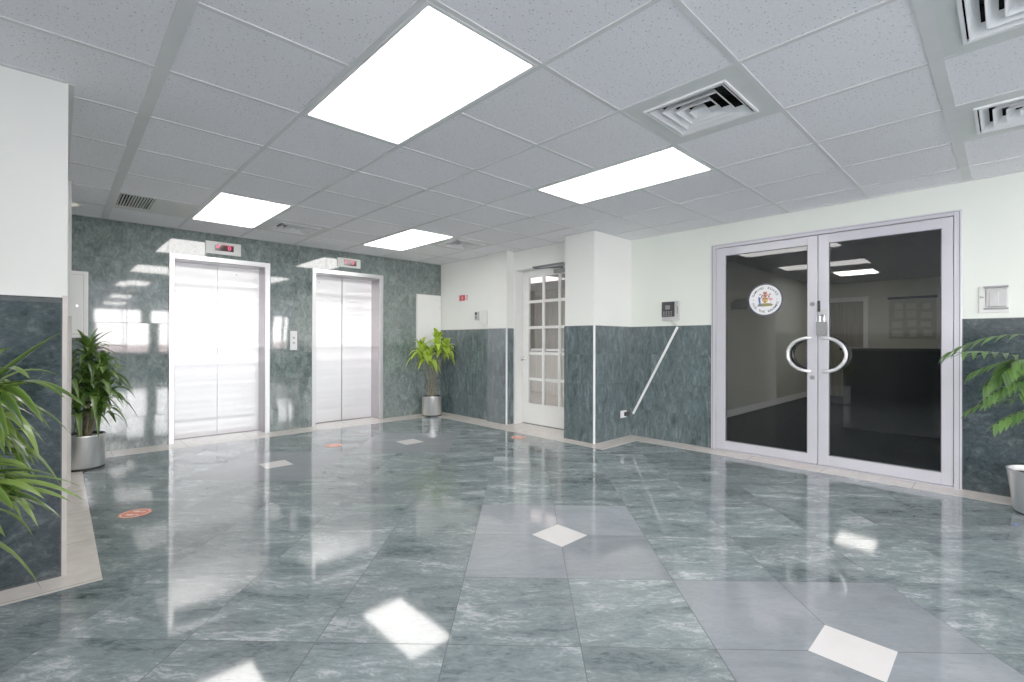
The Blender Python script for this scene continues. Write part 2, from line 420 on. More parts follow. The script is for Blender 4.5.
# ------------------------------------------------------------------ ceiling
GX, GY, GP = .338, .222, .6096
xs = [GX + GP*k for k in range(-4, 9)]; ys = [GY + GP*k for k in range(-20, 11)]
lights = [(1, 2, 2), (4, 2, 2), (1, 7, 2), (4, 7, 2), (1, -3, 2), (4, -3, 2), (-2, -3, 2), (1, -8, 2), (4, -8, 2), (1, -13, 2), (4, -13, 2)]       # cell i, j and length in y
vents = [(3, 1, 'big'), (5, -1, 'r'), (3, -1, 'r2'), (2, 8, 'm'), (5, 7, 'f')]
skip = set()
for i, j, n in lights:
    for q in range(n): skip.add((i, j+q))
for i, j, _ in vents: skip.add((i, j))
skip.add((0, 8))
cv = []; cf = []; cc = []
for i in range(-4, 9):
    for j in range(-20, 11):
        if (i, j) in skip: continue
        x0, x1 = max(GX+GP*i, WX0), min(GX+GP*(i+1), 5.02); y0, y1 = max(GY+GP*j, WY0), min(GY+GP*(j+1), 6.31)
        if x1 <= x0 or y1 <= y0: continue
        n = len(cv); dz = random.uniform(0, .0012)
        cv += [(x0, y0, H+dz), (x0, y1, H+dz), (x1, y1, H+dz), (x1, y0, H+dz)]; cf.append((n, n+1, n+2, n+3)); cc.append(random.random())
mc = MB(); mc.v = cv; mc.f = cf
ceiling = mc.build('ceiling', M['ceil'])
at = ceiling.data.attributes.new('tile', 'FLOAT_COLOR', 'FACE')
for k, c in enumerate(cc): at.data[k].color = (c, c, c, 1)
tag(ceiling, 'suspended ceiling of grey speckled square tiles', 'ceiling', kind='structure')
MB().box(WX0-.1, 5.1, WY0-.1, 6.4, H+.16, H+.2).build('plenum_lid', M['dark'], ceiling)
m = MB()
def in_skip_x(i, y):     # grid bar along y at x-line between cells i-1 and i
    return False
for k in range(-4, 9):
    x = GX+GP*k; w = .028 if k == 0 else .0115
    if WX0 < x < 5.0: m.box(x-w, x+w, WY0, 6.30, H-.004, H+.01)
for k in range(-20, 11):
    y = GY+GP*k; w = .026 if k == 0 else .0115
    if not (WY0 < y < 6.29): continue
    segs = [(WX0, 5.01)]
    for i, j, n in lights:
        if j < k < j+n:
            a, b = GX+GP*i, GX+GP*(i+1); ns = []
            for s0, s1 in segs:
                if s0 < a and b < s1: ns += [(s0, a), (b, s1)]
                else: ns.append((s0, s1))
            segs = ns
    for s0, s1 in segs: m.box(s0, s1, y-w, y+w, H-.0038, H+.01)
m.build('grid_bars', M['tbar'], ceiling)
m = MB()
for b in [(WX0, 4.44, 6.275, 6.30), (4.415, 4.44, 5.09, 6.28), (4.365, 4.39, 4.70, 5.09), (4.495, 4.52, 3.576, 4.70), (4.245, 4.27, 3.135, 3.58), (4.27, 5.01, 3.135, 3.16),
          (4.985, 5.01, WY0, 3.14), (.025, .055, 3.12, 5.0), (WX0, .025, 3.095, 3.12), (.025, .095, 4.97, 4.99)]:
    m.box(*b, H-.005, H+.005)
m.build('wall_angle', M['tbar'], ceiling)

# ceiling lights
def troffer(i, j, label):
    x0, y0 = GX+GP*i, GY+GP*j; x1, y1 = x0+GP, y0+2*GP; cx, cy = (x0+x1)/2, (y0+y1)/2
    t = thing('ceiling_light', label, 'ceiling light', (cx, cy, H), 'fluorescent ceiling panels')
    m = MB(); w = .030
    for b in [(x0+.012, x0+w, y0+.012, y1-.012), (x1-w, x1-.012, y0+.012, y1-.012), (x0+w, x1-w, y0+.012, y0+w), (x0+w, x1-w, y1-w, y1-.012)]:
        m.box(*b, H-.006, H+.03)
    m.build('frame', M['troffer'], t)
    MB().box(x0+w, x1-w, y0+w, y1-w, H-.001, H+.012).build('diffuser', M['panel'], t)
    return t
LL = ['large rectangular light panel overhead, nearest and biggest in the ceiling', 'lit ceiling panel beside the square diffuser, nearer the glass doors',
      'lit ceiling panel in front of the left elevator', 'lit ceiling panel in front of the right elevator', 'lit ceiling panel behind the viewer on the elevator side', 'lit ceiling panel behind the viewer on the glass door side',
      'unseen lit ceiling panel added for brightness behind the viewer on the far left',  # unseen extra panel, put in to lift the left ceiling
      'second lit ceiling panel back from the viewer, elevator side', 'second lit ceiling panel back from the viewer, glass door side', 'third lit ceiling panel back from the viewer, elevator side', 'third lit ceiling panel back from the viewer, glass door side']
base = troffer(lights[0][0], lights[0][1], LL[0])
for (i, j, _), lb in zip(lights[1:], LL[1:]):
    c = copy_tree(base); c.location = (GX+GP*(i+.5), GY+GP*(j+1), H); c['label'] = lb

# four-way ceiling diffusers
def diffuser(label):
    t = thing('ceiling_vent', label, 'ceiling vent', (0, 0, H), 'square air diffusers in the ceiling')
    a, o = GP/2-.012, .215
    m = MB()
    for b in [(-a, -o, -a, a), (o, a, -a, a), (-o, o, -a, -o), (-o, o, o, a)]: m.box(*b, H-.003, H+.002)
    m.build('panel', M['vent_panel'], t)
    m = MB()
    for b in [(-o, -o+.012, -o, o), (o-.012, o, -o, o), (-o+.012, o-.012, -o, -o+.012), (-o+.012, o-.012, o-.012, o)]: m.box(*b, H-.012, H+.0)
    m.build('rim', M['vent_white'], t)
    m = MB()
    for k in range(4):
        r0 = .196 - k*.050; r1 = r0-.030; z0, z1 = H-.012, H+.030; th = .0022
        for s in range(4):
            def rt(x, y): 
                for _ in range(s): x, y = -y, x
                return (x, y)
            pts = [(-r0, -r0, z0), (r0, -r0, z0), (r1, -r1, z1), (-r1, -r1, z1)]
            vs = []
            for x, y, z_ in pts: q = rt(x, y); vs.append((q[0], q[1], z_))
            e = .004; pts2 = [(-r0+e, -r0+e, z0), (r0-e, -r0+e, z0), (r1-e, -r1+e, z1), (-r1+e, -r1+e, z1)]
            for x, y, z_ in pts2: q = rt(x, y); vs.append((q[0], q[1], z_))
            m.add(vs, [(0,1,2,3), (7,6,5,4), (0,4,5,1), (3,2,6,7), (0,3,7,4), (1,5,6,2)])
    m.build('louver', M['vent_white'], t)
    MB().box(-a, a, -a, a, H+.13, H+.14).build('duct', M['dark'], t)
    m = MB()
    for b in [(-o-.01, -o, -o, o), (o, o+.01, -o, o), (-o, o, -o-.01, -o), (-o, o, o, o+.01)]: m.box(*b, H+.002, H+.13)
    m.build('collar', M['dark'], t)
    return t
VL = {'big': 'square air diffuser in the middle of the ceiling, directly behind the lit panel', 'r': 'square air diffuser above the potted plant at the right edge',
      'r2': 'square air diffuser cut by the top right corner of the photo', 'm': 'square air diffuser between the two lit panels by the elevators', 'f': 'farthest square air diffuser, in front of the white corner wall'}
VL['big'] = 'largest fully visible square air diffuser, at the end of the long lit panel'
VL['f'] = 'smallest and farthest air diffuser, beside the panel at the right elevator'
dbase = None
for i, j, k in vents:
    o = diffuser(VL[k]) if dbase is None else copy_tree(dbase)
    if dbase is None: dbase = o
    o.location = (GX+GP*(i+.5), GY+GP*(j+.5), H); o['label'] = VL[k]

# slatted return grille near the elevator wall
t = thing('return_grille', 'small dark slatted air grille in the ceiling by the left corner', 'ceiling vent', (.49, 5.35, H))
x0, x1, y0, y1 = GX+.012, GX+GP-.012, 5.10+.012, 5.708-.012
a, b_, c, d = .375, .615, 5.13, 5.60
m = MB()
for q in [(x0, a, y0, y1), (b_, x1, y0, y1), (a, b_, y0, c), (a, b_, d, y1)]: m.box(*q, H-.003, H+.002)
m.build('panel', M['vent_panel'], t)
m = MB()
for k in range(12):
    x = a + (b_-a)*(k+.5)/12; m.box(x-.0035, x+.0035, c, d, H-.002, H+.008)
m.build('slats', M['vent_panel'], t)
MB().box(a-.01, b_+.01, c-.01, d+.01, H+.12, H+.13).box(a-.01, a, c-.01, d+.01, H+.002, H+.12).box(b_, b_+.01, c-.01, d+.01, H+.002, H+.12).box(a, b_, c-.01, c, H+.002, H+.12).box(a, b_, d, d+.01, H+.002, H+.12).build('duct', M['dark'], t)
t = thing('downlight', 'small round cream ceiling light beside the left white wall', 'ceiling light', (.055, 5.86, H))
MB().lathe([(.001, H-.012), (.06, H-.012), (.085, H-.003), (.085, H+.002)], (.055, 5.86), 32).build('lamp', emis('cream_lamp', (1, .93, .75), .22), t, True)
m = MB().lathe([(.085, H-.003), (.10, H-.004), (.105, H+.001)], (.055, 5.86), 32).build('ring', M['troffer'], t, True)

# ------------------------------------------------------------------ walls
WZ = 1.305     # wainscot height
def struct(o, label, cat): return tag(o, label, cat, kind='structure')
# north (elevator) wall with two openings
E1 = (.918, 1.835); E2 = (2.449, 3.366); EH = 2.025
m = MB()
m.box(WX0-.1, E1[0], 6.30, 6.58, 0, H+.16); m.box(E1[1], E2[0], 6.30, 6.58, 0, H+.16); m.box(E2[1], 4.60, 6.30, 6.58, 0, H+.16)
m.box(E1[0], E1[1], 6.30, 6.58, EH, H+.16); m.box(E2[0], E2[1], 6.30, 6.58, EH, H+.16)
struct(m.build('wall_north', M['marble_x']), 'elevator wall clad in polished green marble tile', 'wall')
# northeast white wall with pilaster
m = MB(); m.box(4.44, 4.60, 5.09, 6.30, 0, H+.16); m.box(4.39, 4.60, 4.70, 5.09, 0, H+.16)
w = struct(m.build('wall_northeast', M['paint']), 'white wall with pilaster between the right elevator corner and the paned door', 'wall')
MB().box(4.432, 4.44, 5.09, 6.30, 0, WZ).build('wainscot', M['marble_y'], w)
m = MB().box(4.382, 4.39, 4.692, 5.09, 0, WZ); m.build('wainscot', M['marble_y'], w)
MB().box(4.382, 4.52, 4.692, 4.70, 0, WZ).build('wainscot', M['marble_px'], w)
MB().box(4.376, 4.392, 4.686, 4.702, 0, WZ).build('corner_bead', M['conduit'], w)
# wall over and around the paned door
m = MB(); m.box(4.52, 4.70, 3.576, 4.70, 2.115, H+.16); m.box(4.52, 4.70, 3.576, 3.625, 0, 2.115)
w = struct(m.build('wall_alcove', M['paint']), 'white wall above and beside the paned white door', 'wall')
# pillar
w = struct(MB().box(4.27, 5.20, 3.16, 3.576, 0, H+.16).build('pillar', M['paint']), 'square white pillar with green marble lower half beside the paned door', 'pillar')
MB().box(4.262, 4.27, 3.152, 3.584, 0, WZ).build('wainscot', M['marble_y'], w)
MB().box(4.27, 5.0, 3.152, 3.16, 0, WZ).build('wainscot', M['marble_px'], w)
MB().box(4.255, 4.272, 3.145, 3.162, 0, WZ).build('corner_bead', M['conduit'], w)
# east wall with glass door opening
DY0, DY1, DZ = .252, 2.178, 2.143
m = MB(); m.box(5.01, 5.15, DY1, 3.16, 0, H+.16); m.box(5.01, 5.15, -1.6, DY0, 0, H+.16); m.box(5.01, 5.15, WY0-.1, -1.6, 0, .66); m.box(5.01, 5.15, WY0-.1, -1.6, 2.32, H+.16)
for a in (WY0, -6.75, -4.3): m.box(5.01, 5.15, a, a+.25, .66, 2.32)
m.box(5.01, 5.15, -1.85, -1.6, .66, 2.32)
m.box(5.01, 5.15, 0, .01, 0, .01); m.box(5.01, 5.15, DY0, DY1, DZ, H+.16)
w = struct(m.build('wall_east', M['paint_green']), 'pale green wall holding the double glass doors', 'wall')
MB().box(5.0, 5.01, DY1, 3.152, 0, WZ).build('wainscot', M['marble_y'], w)
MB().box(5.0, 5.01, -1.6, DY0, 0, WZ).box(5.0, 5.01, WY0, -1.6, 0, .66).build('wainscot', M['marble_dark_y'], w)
# west pillars
w = struct(MB().box(WX0, .033, 3.12, 3.26, 0, H+.16).build('wall_west', M['paint']), 'near left wall end, white above dark green marble', 'wall')
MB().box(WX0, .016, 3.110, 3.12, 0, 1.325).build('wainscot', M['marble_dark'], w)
MB().box(.016, .034, 3.106, 3.12, 0, 1.335).build('corner_bead', M['border'], w)
m = MB().box(WX0, .005, 3.105, 3.12, 1.325, 1.337); m.build('ledge', M['white_paint'], w)
w = struct(MB().box(WX0, .075, 5.0, 5.15, 0, H+.16).build('wall_northwest', M['paint']), 'sliver of white wall behind the near left wall end', 'wall')
MB().box(WX0, .055, 4.99, 5.0, 0, 1.31).build('wainscot', M['marble_dark'], w)
MB().box(.055, .077, 4.985, 5.0, 0, 1.31).build('corner_bead', M['border'], w)
m = MB(); m.box(WX0-.1, WX0, -.6, 6.5, 0, H+.16); m.box(WX0-.1, WX0, WY0-.1, -.6, 0, .66); m.box(WX0-.1, WX0, WY0-.1, -.6, 2.32, H+.16)
ADDED_SIDE = [(-9.35, -6.75), (-6.5, -4.3), (-4.05, -1.85)]  # unseen side windows, added on both walls for extra daylight
for a in (WY0, -6.75, -4.3, -1.85): m.box(WX0-.1, WX0, a, a+.25, .66, 2.32)
struct(m.build('wall_far_west', M['paint']), 'white side wall left of the viewer', 'wall')
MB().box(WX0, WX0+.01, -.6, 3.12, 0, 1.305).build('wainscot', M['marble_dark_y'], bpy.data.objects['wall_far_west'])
# south wall with windows
SILL, HEAD = .66, 2.32
wins = [(.83, 2.39), (2.66, 4.70)]
m = MB(); m.box(WX0-.1, 5.01, WY0-.15, WY0, 0, SILL); m.box(WX0-.1, 5.01, WY0-.15, WY0, HEAD, H+.16)
px = WX0-.1
for a, b_ in wins: m.box(px, a, WY0-.15, WY0, SILL, HEAD); px = b_
m.box(px, 5.01, WY0-.15, WY0, SILL, HEAD)
struct(m.build('wall_south', M['marble_x']), 'window wall behind the viewer in green marble', 'wall')
wn_ = 0
def window(ax, c, a, b_, label):
    global wn_; wn_ += 1
    def pt(u, v, z_): return (u, v, z_) if ax == 'x' else (v, u, z_)
    m = MB(); f = .03; md = (a+b_)/2
    for q in [(a, a+f, SILL, HEAD), (b_-f, b_, SILL, HEAD), (a+f, b_-f, SILL, SILL+f), (a+f, b_-f, HEAD-f, HEAD), (md-.02, md+.02, SILL+f, HEAD-f)]:
        if ax == 'x': m.box(q[0], q[1], c-.03, c+.03, q[2], q[3])
        else: m.box(c-.03, c+.03, q[0], q[1], q[2], q[3])
    w = struct(m.build('window_%d' % wn_, M['alu']), label, 'window')
    MB().quad(pt(a+f, c, SILL+f), pt(b_-f, c, SILL+f), pt(b_-f, c, HEAD-f), pt(a+f, c, HEAD-f)).build('pane', M['glass'], w)
for k, (a, b_) in enumerate(wins): window('x', WY0-.07, a, b_, 'aluminium framed window in the far wall behind the viewer, %s side' % ['elevator', 'glass door'][k])
for k, (a, b_) in enumerate(ADDED_SIDE):
    nm = ['farthest', 'middle', 'nearest'][k]
    window('y', WX0-.05, a, b_, 'side window added for daylight, left behind the viewer, %s' % nm)
    if k < 4: window('y', 5.08, a, b_, 'side window added for daylight, right behind the viewer, %s' % nm)
struct(MB().box(-40, 40, -60, 20, -.2, -.12).build('ground_outside', M['outside']), 'pale paving outside the windows', 'ground')
struct(MB().box(-20, 25, -14.3, -14, -.05, .93).build('garden_wall', M['brick']), 'low terracotta garden wall outside the windows', 'wall')

# ------------------------------------------------------------------ elevators
def elevator(ox, gap, label):
    """ox = left inner jamb; built for an opening .917 wide"""
    W = .917
    t = thing('elevator', label, 'elevator', (ox+W/2, 6.30, 0), 'steel elevator entrances', 'thing')
    fy0, fy1 = 6.285, 6.30
    m = MB()
    m.box(ox-.045, ox, fy0, fy1, 0, EH); m.box(ox+W, ox+W+.052, fy0, fy1, 0, EH); m.box(ox-.045, ox+W+.052, fy0, fy1, EH, EH+.052)
    m.build('door_frame', M['steel_frame'], t, bevel=.002)
    m = MB()
    m.box(ox, ox+.006, 6.30, 6.54, 0, EH); m.box(ox+W-.006, ox+W, 6.30, 6.54, 0, EH); m.box(ox+.006, ox+W-.006, 6.30, 6.54, EH-.006, EH)
    m.build('door_reveal', M['steel_reveal'], t)
    mid = ox+W/2
    for a, b_ in ((ox+.008, mid-gap), (mid+gap, ox+W-.008)):
        p = MB().box(a, b_, 6.530, 6.550, .012, EH-.008).build('door_panel', M['steel_door'], t)
    MB().box(ox+.006, ox+W-.006, 6.552, 6.565, 0, EH).build('shaft_back', M['dark'], t)
    MB().box(ox+.006, ox+W-.006, 6.505, 6.55, .0022, .010).build('sill', M['steel_reveal'], t)
    d = MB(); n = 12; hx = ox+(.14 if gap > .003 else .66)
    d.tube([(hx, 6.529, 1.93), (hx, 6.531, 1.93)], .006, 10); d.build('key_hole', M['black'], t)
    return t
elevator(.918, .0018, 'left elevator with closed brushed steel doors and steel frame')
elevator(2.449, .006, 'right elevator with closed brushed steel doors, dark gap between the leaves')

def glyph_yz(vs, fs, fx, m): m.add([fx(u, v) for u, v in vs], fs)
def indicator(x0, x1, z0, z1, wx0, wx1, wz0, wz1, body, label, tx):
    t = thing('floor_indicator', label, 'indicator panel', ((x0+x1)/2, 6.30, z0), 'floor displays above the elevators')
    MB().box(x0, x1, 6.288, 6.30, z0, z1).build('plate', M['plastic'], t, bevel=.002)
    MB().box(wx0, wx1, 6.286, 6.289, wz0, wz1).build('display', M['lcd_dark'], t)
    m = MB(); vs, fs = text_mb(body, .07, .001)
    m.add([(tx+u, 6.2852, (wz0+wz1)/2+v) for u, v in vs], fs)
    # small travel arrow
    ax = wx0+.032; m.poly([(ax-.02, 6.2852, (wz0+wz1)/2-.004), (ax+.02, 6.2852, (wz0+wz1)/2-.004), (ax, 6.2852, wz1-.010)])
    m.box(wx0+.01, wx1-.01, 6.2852, 6.2856, wz1-.006, wz1-.003)
    m.build('digits', M['led_red'], t)
indicator(1.208, 1.565, 2.122, 2.262, 1.298, 1.490, 2.160, 2.234, '0', 'cream floor display with red digits above the left elevator', 1.445)
indicator(2.736, 3.066, 2.140, 2.262, 2.826, 3.006, 2.163, 2.242, '0', 'cream floor display with red digits above the right elevator', 2.95)

t = thing('call_button_panel', 'white call button plate on green marble between the elevators', 'button panel', (2.17, 6.30, 1.01))
MB().box(2.129, 2.213, 6.292, 6.302, 1.01, 1.252).build('plate', M['white'], t, bevel=.002)
for zc, mt in ((1.165, M['plastic_grey']), (1.10, M['pink'])):
    b_ = MB().tube([(2.171, 6.292, zc), (2.171, 6.286, zc)], .016, 20).build('button', M['plastic_pale'], t)
    m = MB(); s_ = .009; up = 1 if zc > 1.13 else -1
    m.poly([(2.171-s_, 6.2855, zc-s_*up*.7), (2.171+s_, 6.2855, zc-s_*up*.7), (2.171, 6.2855, zc+s_*up)]); m.build('arrow', mt, b_)

# electrical cabinets on the elevator wall
def cabinet(x0, x1, z0, z1, label, latch, inset_frame, nameplate=False):
    t = thing('wall_cabinet', label, 'cabinet', ((x0+x1)/2, 6.30, z0))
    MB().box(x0, x1, 6.275, 6.30, z0, z1).build('box', M['white_paint'], t, bevel=.003)
    f = .035 if inset_frame else .006
    MB().box(x0+f-.003, x1-f+.003, 6.2735, 6.2745, z0+f-.003, z1-f+.003).build('shadow_gap', M['plastic_grey'] if inset_frame else M['plastic_pale'], t)
    d = MB().box(x0+f, x1-f, 6.266, 6.274, z0+f, z1-f).build('door', M['white_paint'], t, bevel=.002)
    MB().tube([(latch[0], 6.266, latch[1]), (latch[0], 6.256, latch[1])], .009, 14).build('latch', M['chrome'], d)
    if nameplate:
        MB().box(x0+.045, x0+.085, 6.264, 6.266, 1.135, 1.155).build('name_plate', M['navy'], d)
cabinet(-.32, .216, 1.150, 1.80, 'white framed wall cabinet left of the left elevator above a plant', (.135, 1.46), True)
cabinet(3.978, 4.425, 1.02, 1.852, 'flat white wall cabinet in the corner right of the right elevator', (4.38, 1.65), False, True)

# ------------------------------------------------------------------ paned white door
FX = 4.65
t = thing('door_4', 'white fifteen pane door partly hidden behind the pillar', 'door', (FX, 4.14, 0), kind='structure')
m = MB()
m.box(4.515, 4.70, 4.655, 4.70, 0, 2.115); m.box(4.515, 4.70, 3.625, 3.64, 0, 2.115); m.box(4.515, 4.70, 3.64, 4.655, 2.092, 2.115)
m.build('door_frame', M['white_paint'], t)
y0, y1, z0, z1 = 3.645, 4.650, .015, 2.088
cols = [(4.54-.245*k-.037*k, 4.54-.245*(k+1)-.037*k) for k in range(3)]
rows = [(.285+.3495*k, .285+.3495*k+.314) for k in range(5)]
m = MB(); xa, xb = FX, FX+.04
m.box(xa, xb, cols[0][0], y1, z0, z1); m.box(xa, xb, y0, cols[2][1], z0, z1)
m.box(xa, xb, cols[2][1], cols[0][0], z0, rows[0][0]); m.box(xa, xb, cols[2][1], cols[0][0], rows[4][1], z1)
for k in range(2): m.box(xa+.006, xb-.006, cols[k+1][0], cols[k][1], rows[0][0], rows[4][1])
for k in range(4): m.box(xa+.007, xb-.007, cols[2][1], cols[0][0], rows[k][1], rows[k+1][0])
leaf = m.build('door_leaf', M['white_paint'], t)
MB().quad((FX+.02, cols[2][1], rows[0][0]), (FX+.02, cols[2][1], rows[4][1]), (FX+.02, cols[0][0], rows[4][1]), (FX+.02, cols[0][0], rows[0][0])).build('glass_panes', M['glass_tint'], t)
k_ = MB().tube([(FX, 4.61, .885), (FX-.045, 4.61, .885)], [.011, .011], 14)
k_.tube([(FX-.035, 4.61, .885), (FX-.045, 4.61, .885), (FX-.065, 4.61, .885), (FX-.075, 4.61, .885)], [.012, .024, .028, .016], 18)
k_.tube([(FX, 4.61, .885), (FX-.006, 4.61, .885)], .03, 20)
k_.build('door_knob', M['chrome'], t, True)
MB().box(FX-.004, FX+.03, 3.645, 4.65, .002, .014).build('threshold', M['alu_dark'], t)
t2 = thing('door_closer', 'grey hydraulic closer with arm at the top of the paned door', 'door closer', (FX, 4.0, 2.0))
MB().box(FX-.05, FX-.002, 3.76, 4.05, 2.005, 2.055).build('body', M['plastic_grey'], t2, bevel=.006)
m = MB(); m.tube([(FX-.03, 3.92, 2.058), (FX-.03, 3.92, 2.072)], .012, 12)
m.box(4.50, 4.515, 3.80, 4.33, 2.085, 2.108); m.tube([(4.51, 4.30, 2.08), (FX-.03, 3.92, 2.07)], .007, 8)
m.build('arm', M['alu_dark'], t2)

# room behind the paned door
m = MB(); m.box(8.4, 8.5, 3.25, 8.0, 0, H); m.box(4.72, 8.4, 8.0, 8.1, 0, H); m.box(5.20, 8.4, 3.25, 3.33, 0, H)
struct(m.build('wall_back_room', M['curtain']), 'taupe walls of the small room behind the paned door', 'wall')
struct(MB().box(4.61, 8.5, 3.25, 8.1, -.05, 0).build('floor_back_room', M['beige']), 'beige floor of the small room behind the paned door', 'floor')
struct(MB().box(4.72, 8.5, 3.25, 8.1, H, H+.05).build('ceiling_back_room', M['office_ceil']), 'ceiling of the small room behind the paned door', 'ceiling')
t = thing('work_counter', 'pale counter in the room seen through the paned door', 'counter', (7.9, 5.5, 0))
MB().box(7.6, 8.38, 3.6, 7.6, .93, .97).build('counter_top', M['plastic_pale'], t)
MB().box(7.68, 8.38, 3.65, 7.55, .0, .93).build('base_cabinet', M['curtain'], t)
def room_light(x0, x1, y0, y1, label, mat):
    t = thing('ceiling_light', label, 'ceiling light', ((x0+x1)/2, (y0+y1)/2, H))
    MB().box(x0, x1, y0, y1, H-.012, H).build('frame', M['troffer'], t)
    MB().box(x0+.03, x1-.03, y0+.03, y1-.03, H-.018, H-.012).build('diffuser', mat, t)
room_light(6.55, 7.15, 5.9, 7.0, 'pinkish ceiling light seen in the top panes of the white door', emis('pink_diffuser', (1, .86, .84), 1.5))

# ------------------------------------------------------------------ double glass doors
GXf = 4.992
t = thing('door_1', 'double glass doors in wide silver aluminium frames', 'door', (5.03, 1.21, 0), kind='structure')
m = MB()
for q in [(DY0, DY0+.045, 0, DZ), (DY1-.045, DY1, 0, DZ), (DY0+.045, DY1-.045, DZ-.040, DZ)]:
    m.box(GXf-.004, 5.14, q[0], q[1], q[2], q[3])
m.build('outer_frame', M['alu'], t, bevel=.003)
m = MB()
for q in [(DY0+.012, DY0+.016, 0, DZ-.012), (DY1-.016, DY1-.012, 0, DZ-.012), (DY0+.012, DY1-.012, DZ-.014, DZ-.011)]:
    m.box(GXf-.0055, GXf-.002, q[0], q[1], q[2], q[3])
m.build('frame_groove', M['alu_dark'], t)
MB().box(5.06, 5.08, DY0+.045, DY1-.045, .002, DZ-.04).build('stop_shadow', M['glass'], t) if False else None
def leaf_(y0, y1, gy0, gy1, gz0, gz1):
    m = MB(); z0, z1 = .014, DZ-.046; xa, xb = GXf+.004, GXf+.048
    m.box(xa, xb, y0, gy0, z0, z1); m.box(xa, xb, gy1, y1, z0, z1); m.box(xa, xb, gy0, gy1, z0, gz0); m.box(xa, xb, gy0, gy1, gz1, z1)
    l = m.build('door_leaf', M['alu'], t, bevel=.003)
    x = GXf+.02
    MB().quad((x, gy0, gz0), (x, gy0, gz1), (x, gy1, gz1), (x, gy1, gz0)).build('glass_pane', M['glass_tint'], l)
    m = MB(); e = .005
    for q in [(gy0, gy0+e, gz0, gz1), (gy1-e, gy1, gz0, gz1), (gy0, gy1, gz0, gz0+e), (gy0, gy1, gz1-e, gz1)]: m.box(xa+.006, xb-.006, *q)
    m.build('gasket', M['alu_dark'], l)
    return l
l1 = leaf_(1.210, 2.128, 1.288, 2.035, .100, 2.020)
l2 = leaf_(.302, 1.202, .368, 1.122, .105, 2.018)
# D-shaped pull handles
def pull(yend, yb, parent):
    pts = []; R_ = .152; zc = 1.012; s = 1 if yb > yend else -1
    pts.append((GXf+.004, yend, zc+R_)); pts.append((GXf-.035, yend, zc+R_))
    for k in range(1, 20):
        a = math.pi*k/20; pts.append((GXf-.050, yend+s*.175*math.sin(a), zc+R_*math.cos(a)))
    pts.append((GXf-.035, yend, zc-R_)); pts.append((GXf+.004, yend, zc-R_))
    MB().tube(pts, .0140, 14).build('pull_handle', M['handle'], parent, True)
pull(1.262, 2.0, l1); pull(1.155, .5, l2)
def inner_pull(yend, s, parent):
    R_ = .152; zc = 1.012; xb = GXf+.048
    pts = [(xb-.002, yend, zc+R_), (xb+.035, yend, zc+R_)] + [(xb+.05, yend+s*.175*math.sin(math.pi*k/20), zc+R_*math.cos(math.pi*k/20)) for k in range(1, 20)] + [(xb+.035, yend, zc-R_), (xb-.002, yend, zc-R_)]
    MB().tube(pts, .0165, 12).build('inner_pull_handle', M['black'], parent, True)
inner_pull(1.262, 1, l1); inner_pull(1.155, -1, l2)
for zc in (1.472, .80):
    MB().tube([(GXf+.004, 1.248, zc), (GXf-.004, 1.248, zc)], .020, 20).build('lock_cylinder', M['plastic_grey'], l1)
m = MB().box(GXf-.030, GXf+.004, 1.130, 1.212, 1.185, 1.310)
lb = m.build('lock_box', M['plastic_grey'], l2, bevel=.004)
m = MB(); m.tube([(GXf-.015, 1.185, 1.31), (GXf-.015, 1.185, 1.36), (GXf-.015, 1.165, 1.37), (GXf-.015, 1.150, 1.36), (GXf-.015, 1.150, 1.31)], .005, 8); m.build('shackle', M['chrome'], lb)
MB().box(GXf-.004, GXf+.004, 1.135, 1.175, 1.36, 1.42).build('strike_plate', M['plastic_pale'], l2)
MB().box(GXf-.006, GXf+.004, 1.185, 1.205, 1.40, 1.50).build('strike_plate', M['black'], l2)
MB().box(GXf, 5.14, DY0, DY1, -.002, .008).build('threshold', M['alu'], t)

# round seal on the left leaf
sx, sy, sz, sr = 5.009, 1.655, 1.538, .159
t = thing('seal_sign', 'round white official seal on the left glass door leaf', 'sign', (sx, sy, sz))
def discx(x, r, name, mat, parent, r0=None):
    m = MB(); n = 56
    if r0 is None: m.poly([(x, sy+r*math.sin(2*math.pi*k/n), sz+r*math.cos(2*math.pi*k/n)) for k in range(n)])
    else: m = disc_yz(x, sy, sz, r, n, r0)
    return m.build(name, mat, parent)
m = MB(); n = 56
m.tube([(sx+.001, sy, sz), (sx-.003, sy, sz)], sr, 56); m.build('backing', M['navy'], t)
discx(sx-.0035, sr-.013, 'face', M['white'], t)
m = MB()
def arc_text(body, r, a0, a1, size, flip=False):
    n = len(body)
    for k, ch in enumerate(body):
        if ch == ' ': continue
        a = R(a0 + (a1-a0)*(k/(n-1)))
        vs, fs = text_mb(ch, size, .0006)
        # viewer looks toward +x; screen right = -y
        for_ = []
        for u, v in vs:
            if flip: u, v = -u, -v
            X = (r+v)*math.sin(a) + u*math.cos(a); Y = (r+v)*math.cos(a) - u*math.sin(a)
            for_.append((sx-.0042, sy-X, sz+Y))
        m.add(for_, fs)
for wd, a0, a1, fl_ in (('GAMING', -68, -12, False), ('BOARD', 16, 66, False), ('FOR', 252, 228, True), ('THE', 206, 184, True), ('BAHAMAS', 163, 104, True)):
    m = MB(); arc_text(wd, .117, a0, a1, .032, fl_); m.build('lettering', M['navy'], t)
def shp(pts, name, mat, dx=.0045, par=None):
    MB().poly([(sx-dx, sy-u, sz+v) for u, v in pts]).build(name, mat, par or t)
def ell(cx, cy, a, b, n=18, th=0):
    c, s = math.cos(th), math.sin(th)
    return [(cx+a*math.cos(2*math.pi*k/n)*c-b*math.sin(2*math.pi*k/n)*s, cy+a*math.cos(2*math.pi*k/n)*s+b*math.sin(2*math.pi*k/n)*c) for k in range(n)]
m = MB()
